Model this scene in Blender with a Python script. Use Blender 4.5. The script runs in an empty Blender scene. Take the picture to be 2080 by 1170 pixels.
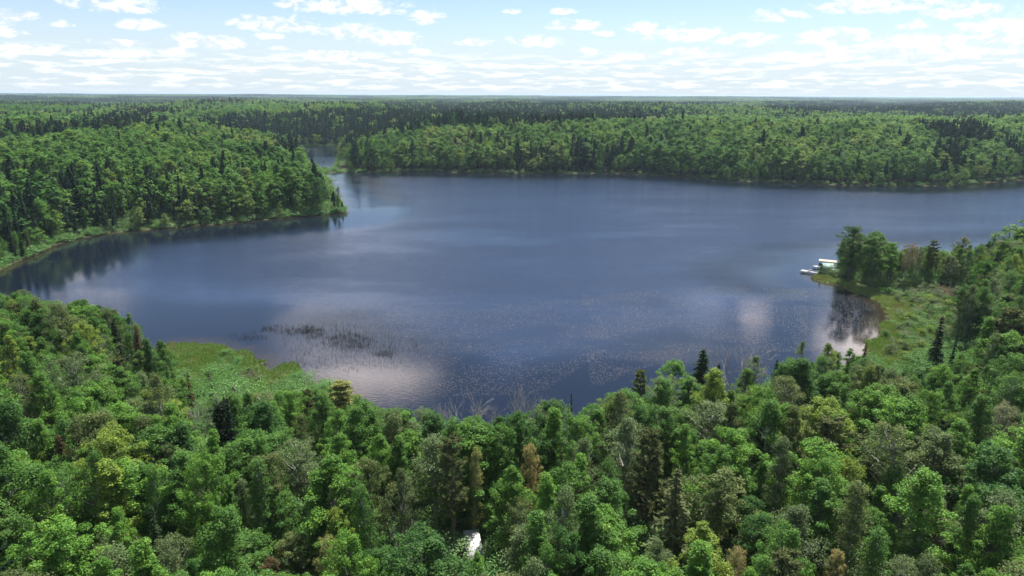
import bpy, math, random
import numpy as np
from mathutils import Matrix, Vector

# ------------------------------------------------------------------ camera, sky, sun, exposure
SC = bpy.context.scene
ROOT = SC.collection
F = 1400.0                      # focal length in pixels of the 2080 px wide picture
HC = 62.0                       # camera height over the lake
PITCH = math.atan((585 - 192.5) / F)
ROLL = math.radians(0.25)
CAMR = Matrix.Rotation(math.pi / 2 - PITCH, 3, 'X') @ Matrix.Rotation(ROLL, 3, 'Z')
cam_d = bpy.data.cameras.new('camera')
cam_d.sensor_width = 36.0
cam_d.lens = 36.0 * F / 2080.0
cam_d.clip_start = 0.5
cam_d.clip_end = 200000.0
cam = bpy.data.objects.new('camera', cam_d)
cam.matrix_world = Matrix.Translation((0, 0, HC)) @ CAMR.to_4x4()
ROOT.objects.link(cam)
SC.camera = cam

SUN_EL = math.radians(63)
SUN_AZ = math.radians(30)       # clockwise from straight ahead
SC.view_settings.view_transform = 'Standard'
SC.view_settings.look = 'None'
SC.view_settings.exposure = 1.05
SC.view_settings.gamma = 1.0
SC.view_settings.use_curve_mapping = False

sun_d = bpy.data.lights.new('sun', 'SUN')
sun_d.energy = 5.0
sun_d.angle = math.radians(0.53)
sun_d.color = (1.0, 0.955, 0.89)
sun = bpy.data.objects.new('sun', sun_d)
sdir = Vector((math.sin(SUN_AZ) * math.cos(SUN_EL), math.cos(SUN_AZ) * math.cos(SUN_EL), math.sin(SUN_EL)))
sun.rotation_euler = sdir.to_track_quat('Z', 'Y').to_euler()
sun.location = (0, 0, 300)
ROOT.objects.link(sun)

SKY_STRENGTH = 0.073
CLOUD_BASE, CLOUD_TOP, SKY_HORIZON = (0.37, 0.39, 0.42), (0.60, 0.60, 0.60), (0.350, 0.410, 0.462)


class NT:
    """small helper for building node trees"""
    def __init__(self, tree):
        self.t = tree
        tree.nodes.clear()

    def n(self, kind, ins=None, **props):
        nd = self.t.nodes.new(kind)
        for k, v in props.items():
            setattr(nd, k, v)
        for k, v in (ins or {}).items():
            self.put(nd, k, v)
        return nd

    def put(self, nd, k, v):
        s = nd.inputs[k]
        if isinstance(v, bpy.types.NodeSocket):
            self.t.links.new(v, s)
        elif isinstance(v, bpy.types.Node):
            self.t.links.new(v.outputs[0], s)
        else:
            if hasattr(s.default_value, '__len__') and hasattr(v, '__len__') and len(v) == 3 and len(s.default_value) == 4:
                v = (*v, 1.0)
            s.default_value = v

    def m(self, op, a, b=0.0, c=0.0, clamp=False):
        nd = self.n('ShaderNodeMath', {0: a, 1: b, 2: c}, operation=op)
        nd.use_clamp = clamp
        return nd.outputs[0]

    def vm(self, op, a, b=(0, 0, 0)):
        nd = self.n('ShaderNodeVectorMath', {0: a, 1: b}, operation=op)
        return nd.outputs[0]

    def scale(self, a, s):
        nd = self.n('ShaderNodeVectorMath', {0: a, 'Scale': s}, operation='SCALE')
        return nd.outputs[0]

    def sstep(self, x, lo, hi, a=0.0, b=1.0):
        nd = self.n('ShaderNodeMapRange', {0: x, 1: lo, 2: hi, 3: a, 4: b}, interpolation_type='SMOOTHSTEP')
        return nd.outputs[0]

    def mix(self, f, a, b, mode='MIX'):
        nd = self.n('ShaderNodeMix', data_type='RGBA', blend_type=mode)
        self.put(nd, 0, f)
        for i, v in ((6, a), (7, b)):
            self.put(nd, i, v)
        return nd.outputs[2]

    def noise(self, vec, scale, detail=3.0, rough=0.5, dim='3D', dist=0.0):
        nd = self.n('ShaderNodeTexNoise', {'Scale': scale, 'Detail': detail, 'Roughness': rough, 'Distortion': dist}, noise_dimensions=dim)
        if vec is not None:
            self.put(nd, 'Vector', vec)
        return nd


W = bpy.data.worlds.new('World')
SC.world = W
W.use_nodes = True
N = NT(W.node_tree)
sky = N.n('ShaderNodeTexSky')
sky.sky_type = 'NISHITA'
sky.sun_disc = False
sky.sun_elevation = SUN_EL
sky.sun_rotation = SUN_AZ
sky.altitude = 400
sky.air_density = 1.0
sky.dust_density = 0.35
sky.ozone_density = 3.2
skycol = N.vm('MULTIPLY', sky.outputs[0], (SKY_STRENGTH, SKY_STRENGTH * 0.965, SKY_STRENGTH))
tc = N.n('ShaderNodeTexCoord')
sep = N.n('ShaderNodeSeparateXYZ', {0: tc.outputs['Generated']})
dz = sep.outputs[2]
az = N.m('ARCTAN2', sep.outputs[0], sep.outputs[1])
# fair-weather clouds, each given by its bearing, sine of its height angle, half width and half height (radians)
CLOUDS = [(-0.4959, 0.0993, 0.0540, 0.0118), (-0.5951, 0.0819, 0.0231, 0.0084), (-0.5519, 0.0759, 0.0130, 0.0050), (-0.4700, 0.0788, 0.0252, 0.0084), (-0.6026, 0.0629, 0.0202, 0.0067),
          (-0.5891, 0.0461, 0.0396, 0.0084), (-0.4963, 0.0576, 0.0468, 0.0050), (-0.3947, 0.0610, 0.0540, 0.0118), (-0.4383, 0.0498, 0.0180, 0.0067), (-0.5084, 0.0449, 0.0468, 0.0075),
          (-0.3103, 0.0566, 0.0166, 0.0041), (-0.2117, 0.1079, 0.0792, 0.0134), (-0.2863, 0.1115, 0.0252, 0.0101), (-0.3128, 0.0847, 0.0612, 0.0127), (-0.3231, 0.0707, 0.0216, 0.0050),
          (-0.2185, 0.0782, 0.0432, 0.0127), (-0.1181, 0.0978, 0.0273, 0.0127), (-0.1586, 0.0694, 0.0447, 0.0127), (-0.2408, 0.0481, 0.0504, 0.0084), (-0.1393, 0.0558, 0.0252, 0.0084),
          (-0.0554, 0.0680, 0.0346, 0.0075), (0.0650, 0.1070, 0.0202, 0.0059), (0.0821, 0.0897, 0.0396, 0.0101), (-0.0016, 0.1076, 0.0130, 0.0050), (0.0289, 0.0685, 0.0374, 0.0101),
          (0.1031, 0.0577, 0.0158, 0.0050), (0.1223, 0.0790, 0.0180, 0.0050), (0.1778, 0.0835, 0.0288, 0.0101), (0.2361, 0.0766, 0.0504, 0.0134), (0.3476, 0.0974, 0.0324, 0.0109),
          (0.4560, 0.1050, 0.0864, 0.0134), (0.5513, 0.0934, 0.0504, 0.0143), (0.5012, 0.0807, 0.0202, 0.0075), (0.4169, 0.0682, 0.0504, 0.0127), (0.3114, 0.0694, 0.0396, 0.0118),
          (0.5241, 0.0624, 0.0576, 0.0118), (0.5847, 0.0761, 0.0432, 0.0134), (0.5915, 0.0628, 0.0360, 0.0101), (0.2314, 0.0533, 0.0432, 0.0101), (0.1533, 0.0506, 0.0504, 0.0067),
          (0.4625, 0.0557, 0.0648, 0.0109), (0.5511, 0.0480, 0.0792, 0.0101), (0.3852, 0.0466, 0.0648, 0.0084), (0.6602, 0.0700, 0.0576, 0.0118), (-0.6495, 0.0706, 0.0432, 0.0101),
          (-0.6825, 0.0466, 0.0576, 0.0075), (0.7159, 0.0481, 0.0648, 0.0101), (-0.2067, 0.3705, 0.0946, 0.0409), (-0.2595, 0.3386, 0.0900, 0.0372), (0.3522, 0.2889, 0.0235, 0.0115),
          (0.4910, 0.3054, 0.0540, 0.0314), (0.2425, 0.2957, 0.0675, 0.0142), (-0.5628, 0.2323, 0.0525, 0.0064)]
q = None
qo = None
for (a0, z0, ha, hb) in CLOUDS:
    dx = N.m('MULTIPLY_ADD', az, 1 / ha, -a0 / ha)
    dy = N.m('MULTIPLY_ADD', dz, 1 / hb, -z0 / hb)
    dy = N.m('MAXIMUM', dy, N.m('MULTIPLY', dy, -1.7))
    e_ = N.m('MULTIPLY_ADD', dy, dy, N.m('MULTIPLY', dx, dx))
    if z0 > 0.2:
        qo = e_ if qo is None else N.m('SMOOTH_MIN', qo, e_, 0.25)
    else:
        q = e_ if q is None else N.m('SMOOTH_MIN', q, e_, 0.25)
cv = N.n('ShaderNodeCombineXYZ', {0: N.m('MULTIPLY', az, 46.0), 1: N.m('MULTIPLY', dz, 95.0), 2: 1.7}).outputs[0]
pn = N.noise(cv, 1.0, 6.0, 0.62, dist=0.35).outputs[0]
body = N.m('MULTIPLY_ADD', N.m('SUBTRACT', pn, 0.5), 4.6, N.m('SUBTRACT', 0.9, q))
m1 = N.sstep(body, -0.35, 1.25)
m5 = N.sstep(N.m('MULTIPLY_ADD', N.m('SUBTRACT', pn, 0.5), 2.0, N.m('SUBTRACT', 1.2, qo)), -0.5, 1.4)
# rows of small clouds thinning into haze low over the horizon
cv2 = N.n('ShaderNodeCombineXYZ', {0: N.m('MULTIPLY', az, 24.0), 1: N.m('MULTIPLY', dz, 170.0), 2: 4.1}).outputs[0]
lown = N.noise(cv2, 1.0, 5.0, 0.6).outputs[0]
m2 = N.m('MULTIPLY', N.sstep(lown, 0.46, 0.62), N.m('MULTIPLY', N.sstep(dz, 0.062, 0.040), N.sstep(dz, 0.0, 0.012)))
# open cumulus field overhead
zc = N.m('MAXIMUM', dz, 0.1)
uv = N.n('ShaderNodeCombineXYZ', {0: N.m('DIVIDE', sep.outputs[0], zc), 1: N.m('DIVIDE', sep.outputs[1], zc), 2: 0.0}).outputs[0]
upn = N.noise(N.vm('ADD', uv, (3.7, -1.3, 0.0)), 0.8, 4.0, 0.55).outputs[0]
m3 = N.m('MULTIPLY', N.sstep(upn, 0.64, 0.72), N.sstep(dz, 0.14, 0.30))
m4 = N.m('MULTIPLY', N.sstep(upn, 0.50, 0.58), N.m('MULTIPLY', N.sstep(N.m('ABSOLUTE', az), 0.75, 1.0), N.sstep(dz, 0.13, 0.16)))
m3 = N.m('MAXIMUM', m3, m4)
# whitened blue towards the horizon
col = N.mix(N.sstep(dz, 0.0, 0.125, 0.92, 0.0), skycol, SKY_HORIZON)
col = N.mix(N.m('MULTIPLY', m3, 0.8), col, CLOUD_TOP)
col = N.mix(N.m('MULTIPLY', m2, 0.62), col, CLOUD_TOP)
col = N.mix(m5, col, (2.5, 2.2, 2.12))
shade = N.mix(N.sstep(pn, 0.40, 0.56, 0.35, 1.0), CLOUD_BASE, CLOUD_TOP)
col = N.mix(N.m('MULTIPLY', m1, 0.92), col, shade)
bg = N.n('ShaderNodeBackground', {0: col, 1: 1.0})
out = N.n('ShaderNodeOutputWorld', {0: bg})

# ------------------------------------------------------------------ helpers
rng = np.random.default_rng(7)
random.seed(7)
RM = np.array(CAMR)
CP = np.array((0, 0, HC))


def project(P):
    q = (np.asarray(P, float) - CP) @ RM
    z = -q[..., 2]
    z = np.where(z > 1e-3, z, 1e-3)
    return np.stack([1040 + F * q[..., 0] / z, 585 - F * q[..., 1] / z], -1), -q[..., 2]


def unproject(px, py, z=0.0):
    d = RM @ np.array(((px - 1040) / F, -(py - 585) / F, -1.0))
    t = (z - HC) / d[2]
    return CP + t * d


def smooth(a, b, x):
    t = np.clip((x - a) / (b - a), 0, 1)
    return t * t * (3 - 2 * t)


def hash2(ix, iy, seed):
    h = (ix.astype(np.int64) * 374761393 + iy.astype(np.int64) * 668265263 + seed * 1442695041) & 0xFFFFFFFF
    h = ((h ^ (h >> 13)) * 1274126177) & 0xFFFFFFFF
    h = h ^ (h >> 16)
    return (h & 0xFFFFFF) / float(0xFFFFFF)


def vnoise(x, y, seed=0):
    x = np.asarray(x, float); y = np.asarray(y, float)
    ix = np.floor(x); iy = np.floor(y)
    fx = x - ix; fy = y - iy
    fx = fx * fx * (3 - 2 * fx); fy = fy * fy * (3 - 2 * fy)
    a = hash2(ix, iy, seed); b = hash2(ix + 1, iy, seed)
    c = hash2(ix, iy + 1, seed); d = hash2(ix + 1, iy + 1, seed)
    return (a * (1 - fx) + b * fx) * (1 - fy) + (c * (1 - fx) + d * fx) * fy


def fbm(x, y, seed=0, octs=3):
    s, a, t = 0.0, 0.5, 0.0
    for k in range(octs):
        s = s + a * vnoise(np.asarray(x) * 2 ** k, np.asarray(y) * 2 ** k, seed + k)
        t += a
        a *= 0.5
    return s / t


def catmull(P, n=5):
    P = np.asarray(P, float)
    out = []
    L = len(P)
    for i in range(L):
        p0, p1, p2, p3 = P[i - 1], P[i], P[(i + 1) % L], P[(i + 2) % L]
        for t in np.arange(n) / n:
            out.append(0.5 * ((2 * p1) + (-p0 + p2) * t + (2 * p0 - 5 * p1 + 4 * p2 - p3) * t * t + (-p0 + 3 * p1 - 3 * p2 + p3) * t ** 3))
    return np.array(out)


def inside(P, poly):
    x, y = P[:, 0], P[:, 1]
    r = np.zeros(len(P), bool)
    a = poly; b = np.roll(poly, -1, 0)
    for (x0, y0), (x1, y1) in zip(a, b):
        if y0 == y1:
            continue
        c = ((y0 > y) != (y1 > y)) & (x < (x1 - x0) * (y - y0) / (y1 - y0) + x0)
        r ^= c
    return r


def dist_poly(P, poly):
    a = poly; b = np.roll(poly, -1, 0)
    d = np.full(len(P), 1e18)
    for p, q in zip(a, b):
        e = q - p
        L = max(e @ e, 1e-12)
        w = P - p
        t = np.clip((w @ e) / L, 0, 1)
        v = w - t[:, None] * e
        d = np.minimum(d, (v * v).sum(1))
    return np.sqrt(d)


def inpx(px, py, poly):
    return inside(np.stack([px, py], -1), np.asarray(poly, float))


def ground_poly(pts, z=0.0):
    return np.array([unproject(a, b, z)[:2] for a, b in pts])


# ------------------------------------------------------------------ lake outline
TH = 9.5   # height of the shore trees that hide the near waterline
LAKE_PX = [(0, 548, 0), (60, 522, 0), (130, 492, 0), (200, 478, 0), (300, 467, 0), (420, 458, 0), (560, 445, 0), (640, 438, 0), (694, 433, 0),
           (704, 428, 0), (690, 408, 0), (680, 385, 0), (668, 366, 0), (656, 356, 0), (672, 351, 0), (780, 350, 0), (860, 349, 0), (1000, 352, 0), (1100, 353, 0),
           (1250, 353, 0), (1400, 360, 0), (1500, 368, 0), (1600, 373, 0), (1750, 377, 0), (1850, 378, 0), (1950, 376, 0), (2080, 366, 0), (2300, 356, 0), (2600, 352, 0),
           (2700, 420, 0), (2600, 480, 0), (2300, 498, 0), (2080, 512, 0), (1940, 525, 0), (1800, 528, 0), (1740, 533, 0), (1702, 541, 0), (1690, 549, 0), (1667, 557, 0), (1648, 563, 0), (1662, 572, 0),
           (1700, 581, 0), (1750, 597, 0), (1785, 613, 0), (1798, 637, 0), (1790, 657, 0), (1786, 680, 0), (1768, 697, 0),
           (1755, 705, 3), (1650, 720, TH), (1560, 712, TH), (1440, 745, TH), (1280, 772, TH), (1180, 806, TH), (1000, 838, TH), (830, 812, TH), (740, 795, 6),
           (690, 795, 0), (640, 782, 0), (600, 776, 0), (560, 768, 0), (540, 748, 0), (515, 722, 0), (490, 713, 0), (440, 703, 0), (380, 697, 0), (330, 696, 1),
           (310, 680, TH), (260, 632, TH), (120, 608, TH), (20, 590, TH), (-150, 590, TH), (-260, 620, 0), (-180, 600, 0), (-60, 575, 0)]
LAKE = catmull([unproject(a, b, z)[:2] for a, b, z in LAKE_PX], 5)
CHAN = catmull(ground_poly([(636, 342), (660, 345), (676, 344), (683, 330), (689, 312), (694, 298), (660, 297), (620, 297), (560, 295), (520, 294), (530, 300), (590, 308), (622, 325)]), 4)
MARSH = catmull(ground_poly([(1640, 560), (1690, 560), (1745, 580), (1800, 588), (1865, 584), (1935, 598), (1985, 622), (1975, 660), (1915, 715), (1850, 755), (1790, 745), (1752, 716),
                             (1740, 690), (1740, 640), (1720, 600)], 0.6), 4)
SEDGE = catmull(ground_poly([(318, 690), (380, 690), (450, 690), (530, 722), (560, 760), (600, 782), (590, 800), (520, 800), (440, 790), (370, 770), (330, 740)], 0.6), 4)
ISLET = catmull(ground_poly([(548, 757), (575, 741), (602, 737), (611, 750), (606, 768), (580, 770), (555, 768)], 0.3), 4)


def lake_sd(x, y):
    P = np.stack([np.ravel(x), np.ravel(y)], -1).astype(float)
    r = np.full(len(P), 3000.0)
    near = (P[:, 1] > -300) & (P[:, 1] < 1500) & (np.abs(P[:, 0]) < 1500)
    Q = P[near]
    if len(Q):
        d = np.minimum(dist_poly(Q, LAKE), dist_poly(Q, CHAN))
        ins = inside(Q, LAKE) | inside(Q, CHAN)
        s = np.where(ins, -d, d)
        s = s + (fbm(Q[:, 0] / 7, Q[:, 1] / 7, 11) - 0.5) * 2.4
        ed = (np.hypot(Q[:, 0] + 55, Q[:, 1] - 165) < 32) | (np.hypot(Q[:, 0] - 108, Q[:, 1] - 195) < 60)
        s = s + ed * ((fbm(Q[:, 0] / 2.2, Q[:, 1] / 2.2, 17) - 0.5) * 4.2)
        s = np.where(inside(Q, ISLET), np.maximum(s, .9), s)
        r[near] = s
    return r.reshape(np.shape(x))


def marsh_mask(x, y):
    P = np.stack([np.ravel(x), np.ravel(y)], -1).astype(float)
    r = np.zeros(len(P))
    near = (P[:, 1] > 60) & (P[:, 1] < 330) & (np.abs(P[:, 0]) < 250)
    Q = P[near]
    if len(Q):
        r[near] = (inside(Q, MARSH) | inside(Q, SEDGE) | inside(Q, ISLET)).astype(float)
    return r.reshape(np.shape(x))


def ground_z(x, y, s=None, mm=None):
    x = np.asarray(x, float); y = np.asarray(y, float)
    if s is None:
        s = lake_sd(x, y)
    if mm is None:
        mm = marsh_mask(x, y)
    far = smooth(330, 620, y)
    left = smooth(-60, -160, x) * smooth(180, 300, y)
    A = 3.0 + 6.0 * left
    A = A * (1 - far) + 15.0 * far
    r = np.hypot(x, y)
    d = np.maximum(s, 0)
    z = 0.7 * (1 - np.exp(-d / 1.5)) + A * smooth(2, 130, d) * (1 - 0.93 * mm)
    z = z + (fbm(x / 45, y / 45, 3) - 0.5) * 3.0 * smooth(8, 60, d) * (1 - mm)
    z = z + (fbm(x / 330, y / 330, 5) - 0.5) * 30.0 * smooth(60, 400, d) * smooth(500, 1000, r)
    z = z + (fbm(x / 2300, y / 2300, 8, 4) - 0.5) * 44.0 * smooth(1400, 4000, r)
    z = z - 5.0 * smooth(1500, 9000, r)
    zin = -0.35 - 0.10 * np.minimum(-np.minimum(s, 0), 25)
    zin = np.where(s > -1.5, s * 0.25, zin)
    return np.where(s > 0, np.clip(z, 0.0, 36.0), zin)


# ------------------------------------------------------------------ mesh and object helpers
def mk_mesh(name, V, Fc, mats=(), attrs=None, matidx=None, smooth_sh=False):
    """V (n,3); Fc: list of index arrays, each (m,3) or (m,4)"""
    me = bpy.data.meshes.new(name)
    V = np.asarray(V, np.float32)
    me.vertices.add(len(V))
    me.vertices.foreach_set('co', V.ravel())
    Fc = [np.asarray(f, np.int32) for f in (Fc if isinstance(Fc, list) else [Fc]) if len(f)]
    if Fc:
        loops = np.concatenate([f.ravel() for f in Fc])
        sizes = np.concatenate([np.full(len(f), f.shape[1], np.int32) for f in Fc])
        starts = np.concatenate([[0], np.cumsum(sizes)[:-1]]).astype(np.int32)
        me.loops.add(len(loops))
        me.loops.foreach_set('vertex_index', loops)
        me.polygons.add(len(sizes))
        me.polygons.foreach_set('loop_start', starts)
        if matidx is not None:
            me.polygons.foreach_set('material_index', np.asarray(matidx, np.int32))
        if smooth_sh:
            me.polygons.foreach_set('use_smooth', np.ones(len(sizes), bool))
    for m_ in mats:
        me.materials.append(m_)
    for k, (ty, dom, a) in (attrs or {}).items():
        at = me.attributes.new(k, ty, dom)
        at.data.foreach_set('vector' if ty == 'FLOAT_VECTOR' else 'value', np.asarray(a, np.int32 if ty == 'INT' else np.float32).ravel())
    me.update(calc_edges=True)
    return me


def link(name, data, parent=None, loc=(0, 0, 0), rz=0.0, scl=None):
    o = bpy.data.objects.new(name, data)
    o.location = loc
    o.rotation_euler = (0, 0, rz)
    if scl is not None:
        o.scale = scl
    if parent is not None:
        o.parent = parent
    ROOT.objects.link(o)
    return o


def tag(o, label=None, cat=None, group=None, kind=None):
    for k, v in (('label', label), ('category', cat), ('group', group), ('kind', kind)):
        if v:
            o[k] = v
    return o


class MB:
    """collects vertices and faces of tubes, boxes and cards"""
    def __init__(self):
        self.V, self.Q, self.T, self.n = [], [], [], 0
        self.lv = []

    def add(self, V, Q=None, T=None, lv=None):
        V = np.asarray(V, float)
        self.V.append(V)
        if Q is not None and len(Q):
            self.Q.append(np.asarray(Q) + self.n)
        if T is not None and len(T):
            self.T.append(np.asarray(T) + self.n)
        self.lv.append(np.full(len(V), 1.0) if lv is None else lv)
        self.n += len(V)

    def tube(self, pts, rad, sides=6):
        pts = np.asarray(pts, float)
        n = len(pts)
        tan = np.gradient(pts, axis=0)
        tan /= np.linalg.norm(tan, axis=1)[:, None] + 1e-9
        ref = np.where(np.abs(tan[:, 2:3]) > 0.9, np.array([[1.0, 0, 0]]), np.array([[0, 0, 1.0]]))
        u = np.cross(tan, ref); u /= np.linalg.norm(u, axis=1)[:, None] + 1e-9
        w = np.cross(tan, u)
        a = np.arange(sides) * 2 * np.pi / sides
        V = pts[:, None] + np.asarray(rad)[:, None, None] * (u[:, None] * np.cos(a)[None, :, None] + w[:, None] * np.sin(a)[None, :, None])
        Q = []
        for i in range(n - 1):
            for j in range(sides):
                k = (j + 1) % sides
                Q.append((i * sides + j, i * sides + k, (i + 1) * sides + k, (i + 1) * sides + j))
        self.add(V.reshape(-1, 3), Q)

    def box(self, c, s, rz=0.0, tilt=None):
        x, y, z = np.asarray(s) / 2.0
        V = np.array([(-x, -y, -z), (x, -y, -z), (x, y, -z), (-x, y, -z), (-x, -y, z), (x, -y, z), (x, y, z), (-x, y, z)])
        if tilt:
            V = V @ np.array(Matrix.Rotation(tilt[1], 3, tilt[0])).T
        V = V @ np.array(Matrix.Rotation(rz, 3, 'Z')).T + np.asarray(c)
        self.add(V, [(0, 3, 2, 1), (4, 5, 6, 7), (0, 1, 5, 4), (1, 2, 6, 5), (2, 3, 7, 6), (3, 0, 4, 7)])

    def cards(self, C, Nn, T, l, w, lv=None):
        """one rhombus per centre"""
        C = np.asarray(C, float)
        Nn = Nn / (np.linalg.norm(Nn, axis=1)[:, None] + 1e-9)
        T = T - Nn * (T * Nn).sum(1)[:, None]
        T = T / (np.linalg.norm(T, axis=1)[:, None] + 1e-9)
        B = np.cross(Nn, T)
        l = np.broadcast_to(np.asarray(l, float), (len(C),))[:, None] / 2
        w = np.broadcast_to(np.asarray(w, float), (len(C),))[:, None] / 2
        V = np.stack([C - T * l, C + B * w, C + T * l, C - B * w], 1).reshape(-1, 3)
        Q = np.arange(len(C) * 4).reshape(-1, 4)
        if lv is None:
            lv = np.ones(len(C))
        self.add(V, Q, lv=np.repeat(lv, 4))

    def arrays(self):
        V = np.concatenate(self.V) if self.V else np.zeros((0, 3))
        Fs = []
        if self.Q:
            Fs.append(np.concatenate(self.Q))
        if self.T:
            Fs.append(np.concatenate(self.T))
        return V, Fs, (np.concatenate(self.lv) if self.lv else np.zeros(0))

    def mesh(self, name, mats=(), tone=None, smooth_sh=False):
        V, Fs, lv = self.arrays()
        at = {'lv': ('FLOAT', 'POINT', lv)}
        at['tone'] = ('FLOAT', 'POINT', np.zeros(len(V)) if tone is None else tone)
        return mk_mesh(name, V, Fs, mats, at, smooth_sh=smooth_sh)


def join_meshes(name, parts, mats):
    """parts: (MB, material index, tone per MB)"""
    Vs, Qs, Ts, mq, mt, lvs, tn, n = [], [], [], [], [], [], [], 0
    for mb, mi, tone in parts:
        V, Fs, lv = mb.arrays()
        for f in Fs:
            (Qs if f.shape[1] == 4 else Ts).append(f + n)
            (mq if f.shape[1] == 4 else mt).append(np.full(len(f), mi))
        Vs.append(V); lvs.append(lv); tn.append(np.full(len(V), tone)); n += len(V)
    Fs, mi = [], []
    if Qs:
        Fs.append(np.concatenate(Qs)); mi.append(np.concatenate(mq))
    if Ts:
        Fs.append(np.concatenate(Ts)); mi.append(np.concatenate(mt))
    return mk_mesh(name, np.concatenate(Vs), Fs, mats, {'lv': ('FLOAT', 'POINT', np.concatenate(lvs)), 'tone': ('FLOAT', 'POINT', np.concatenate(tn))}, np.concatenate(mi))


# ------------------------------------------------------------------ materials
def new_mat(name):
    m_ = bpy.data.materials.new(name)
    m_.use_nodes = True
    return m_, NT(m_.node_tree)


def ramp(N, fac, stops, interp='LINEAR'):
    nd = N.n('ShaderNodeValToRGB', {0: fac})
    cr = nd.color_ramp
    cr.interpolation = interp
    while len(cr.elements) < len(stops):
        cr.elements.new(0.5)
    for e, (p, c) in zip(cr.elements, stops):
        e.position = p
        e.color = (*c, 1)
    return nd.outputs[0]


def leaf_material(name, palette=None, transl=0.38, rough=0.55, spec=0.18):
    """palette None: the object's own colour; else the colours that a forest mixes"""
    m_, N = new_mat(name)
    lv = N.n('ShaderNodeAttribute', attribute_name='lv').outputs['Fac']
    oi = N.n('ShaderNodeObjectInfo')
    if palette is None:
        base = oi.outputs['Color']
    else:
        tn = N.n('ShaderNodeAttribute', attribute_name='tone').outputs['Fac']
        geo = N.n('ShaderNodeNewGeometry')
        st = N.noise(N.vm('MULTIPLY', geo.outputs['Position'], (1, 1, 0)), 0.011, 2.0).outputs[0]
        v = N.m('FRACT', N.m('ADD', oi.outputs['Random'], tn))
        v = N.m('ADD', N.m('MULTIPLY', v, 0.60), N.m('MULTIPLY', N.sstep(st, 0.34, 0.66), 0.40))
        base = ramp(N, v, palette)
    hs = N.n('ShaderNodeHueSaturation', {'Hue': N.m('ADD', 0.5, N.m('MULTIPLY', N.m('SUBTRACT', lv, 1.0), -0.05)), 'Saturation': 1.0, 'Value': lv, 'Color': base})
    c = hs.outputs[0]
    pb = N.n('ShaderNodeBsdfPrincipled', {'Base Color': c, 'Roughness': rough, 'Specular IOR Level': spec})
    tl = N.n('ShaderNodeBsdfTranslucent', {'Color': N.mix(1.0, c, (1.3, 1.15, 0.45), 'MULTIPLY')})
    mx = N.n('ShaderNodeMixShader', {0: transl, 1: pb, 2: tl})
    N.n('ShaderNodeOutputMaterial', {0: mx})
    return m_


def plain(name, col, rough=0.6, spec=0.4, metal=0.0, noise=None):
    """noise: (scale, second colour)"""
    m_, N = new_mat(name)
    c = col
    if noise:
        tcn = N.n('ShaderNodeTexCoord')
        nz = N.noise(tcn.outputs['Object'], noise[0], 4.0, 0.6).outputs[0]
        c = N.mix(N.sstep(nz, 0.38, 0.64), col, noise[1])
    pb = N.n('ShaderNodeBsdfPrincipled', {'Roughness': rough, 'Specular IOR Level': spec, 'Metallic': metal})
    N.put(pb, 'Base Color', c)
    N.n('ShaderNodeOutputMaterial', {0: pb})
    return m_


BROAD_PAL = [(0.0, (0.040, 0.114, 0.022)), (0.18, (0.058, 0.151, 0.027)), (0.36, (0.092, 0.203, 0.034)), (0.55, (0.075, 0.162, 0.043)),
             (0.70, (0.123, 0.227, 0.043)), (0.86, (0.161, 0.238, 0.051)), (0.95, (0.161, 0.198, 0.077)), (1.0, (0.172, 0.151, 0.090))]
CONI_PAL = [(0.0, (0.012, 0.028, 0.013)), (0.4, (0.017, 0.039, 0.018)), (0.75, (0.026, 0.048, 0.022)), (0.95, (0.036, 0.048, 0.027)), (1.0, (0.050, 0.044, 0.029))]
SHRUB_PAL = [(0.0, (0.070, 0.180, 0.040)), (0.4, (0.109, 0.244, 0.063)), (0.7, (0.149, 0.277, 0.101)), (1.0, (0.165, 0.225, 0.114))]
M_LEAF = leaf_material('leaf', None)
M_NEEDLE = leaf_material('needle', None, 0.25, 0.8, 0.06)
M_LEAF_F = leaf_material('forest_leaf', BROAD_PAL, 0.38, 0.6, 0.08)
M_NEEDLE_F = leaf_material('forest_needle', CONI_PAL, 0.15, 0.85, 0.03)
M_SHRUB_F = leaf_material('shrub_leaf', SHRUB_PAL)
M_BARK = plain('bark', (0.085, 0.070, 0.058), 0.85, 0.2, noise=(1.5, (0.15, 0.13, 0.11)))
M_BIRCH = plain('birch_bark', (0.52, 0.50, 0.46), 0.7, 0.3, noise=(1.2, (0.24, 0.22, 0.20)))
M_PBARK = plain('pine_bark', (0.075, 0.058, 0.046), 0.85, 0.2, noise=(1.0, (0.14, 0.095, 0.07)))
M_DEAD = plain('dead_wood', (0.42, 0.39, 0.35), 0.8, 0.2, noise=(1.0, (0.20, 0.18, 0.16)))

# ------------------------------------------------------------------ tree makers (all about 16 m high, base at the origin)
def rnd_unit(n, r):
    v = r.normal(size=(n, 3))
    return v / (np.linalg.norm(v, axis=1)[:, None] + 1e-9)


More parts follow.
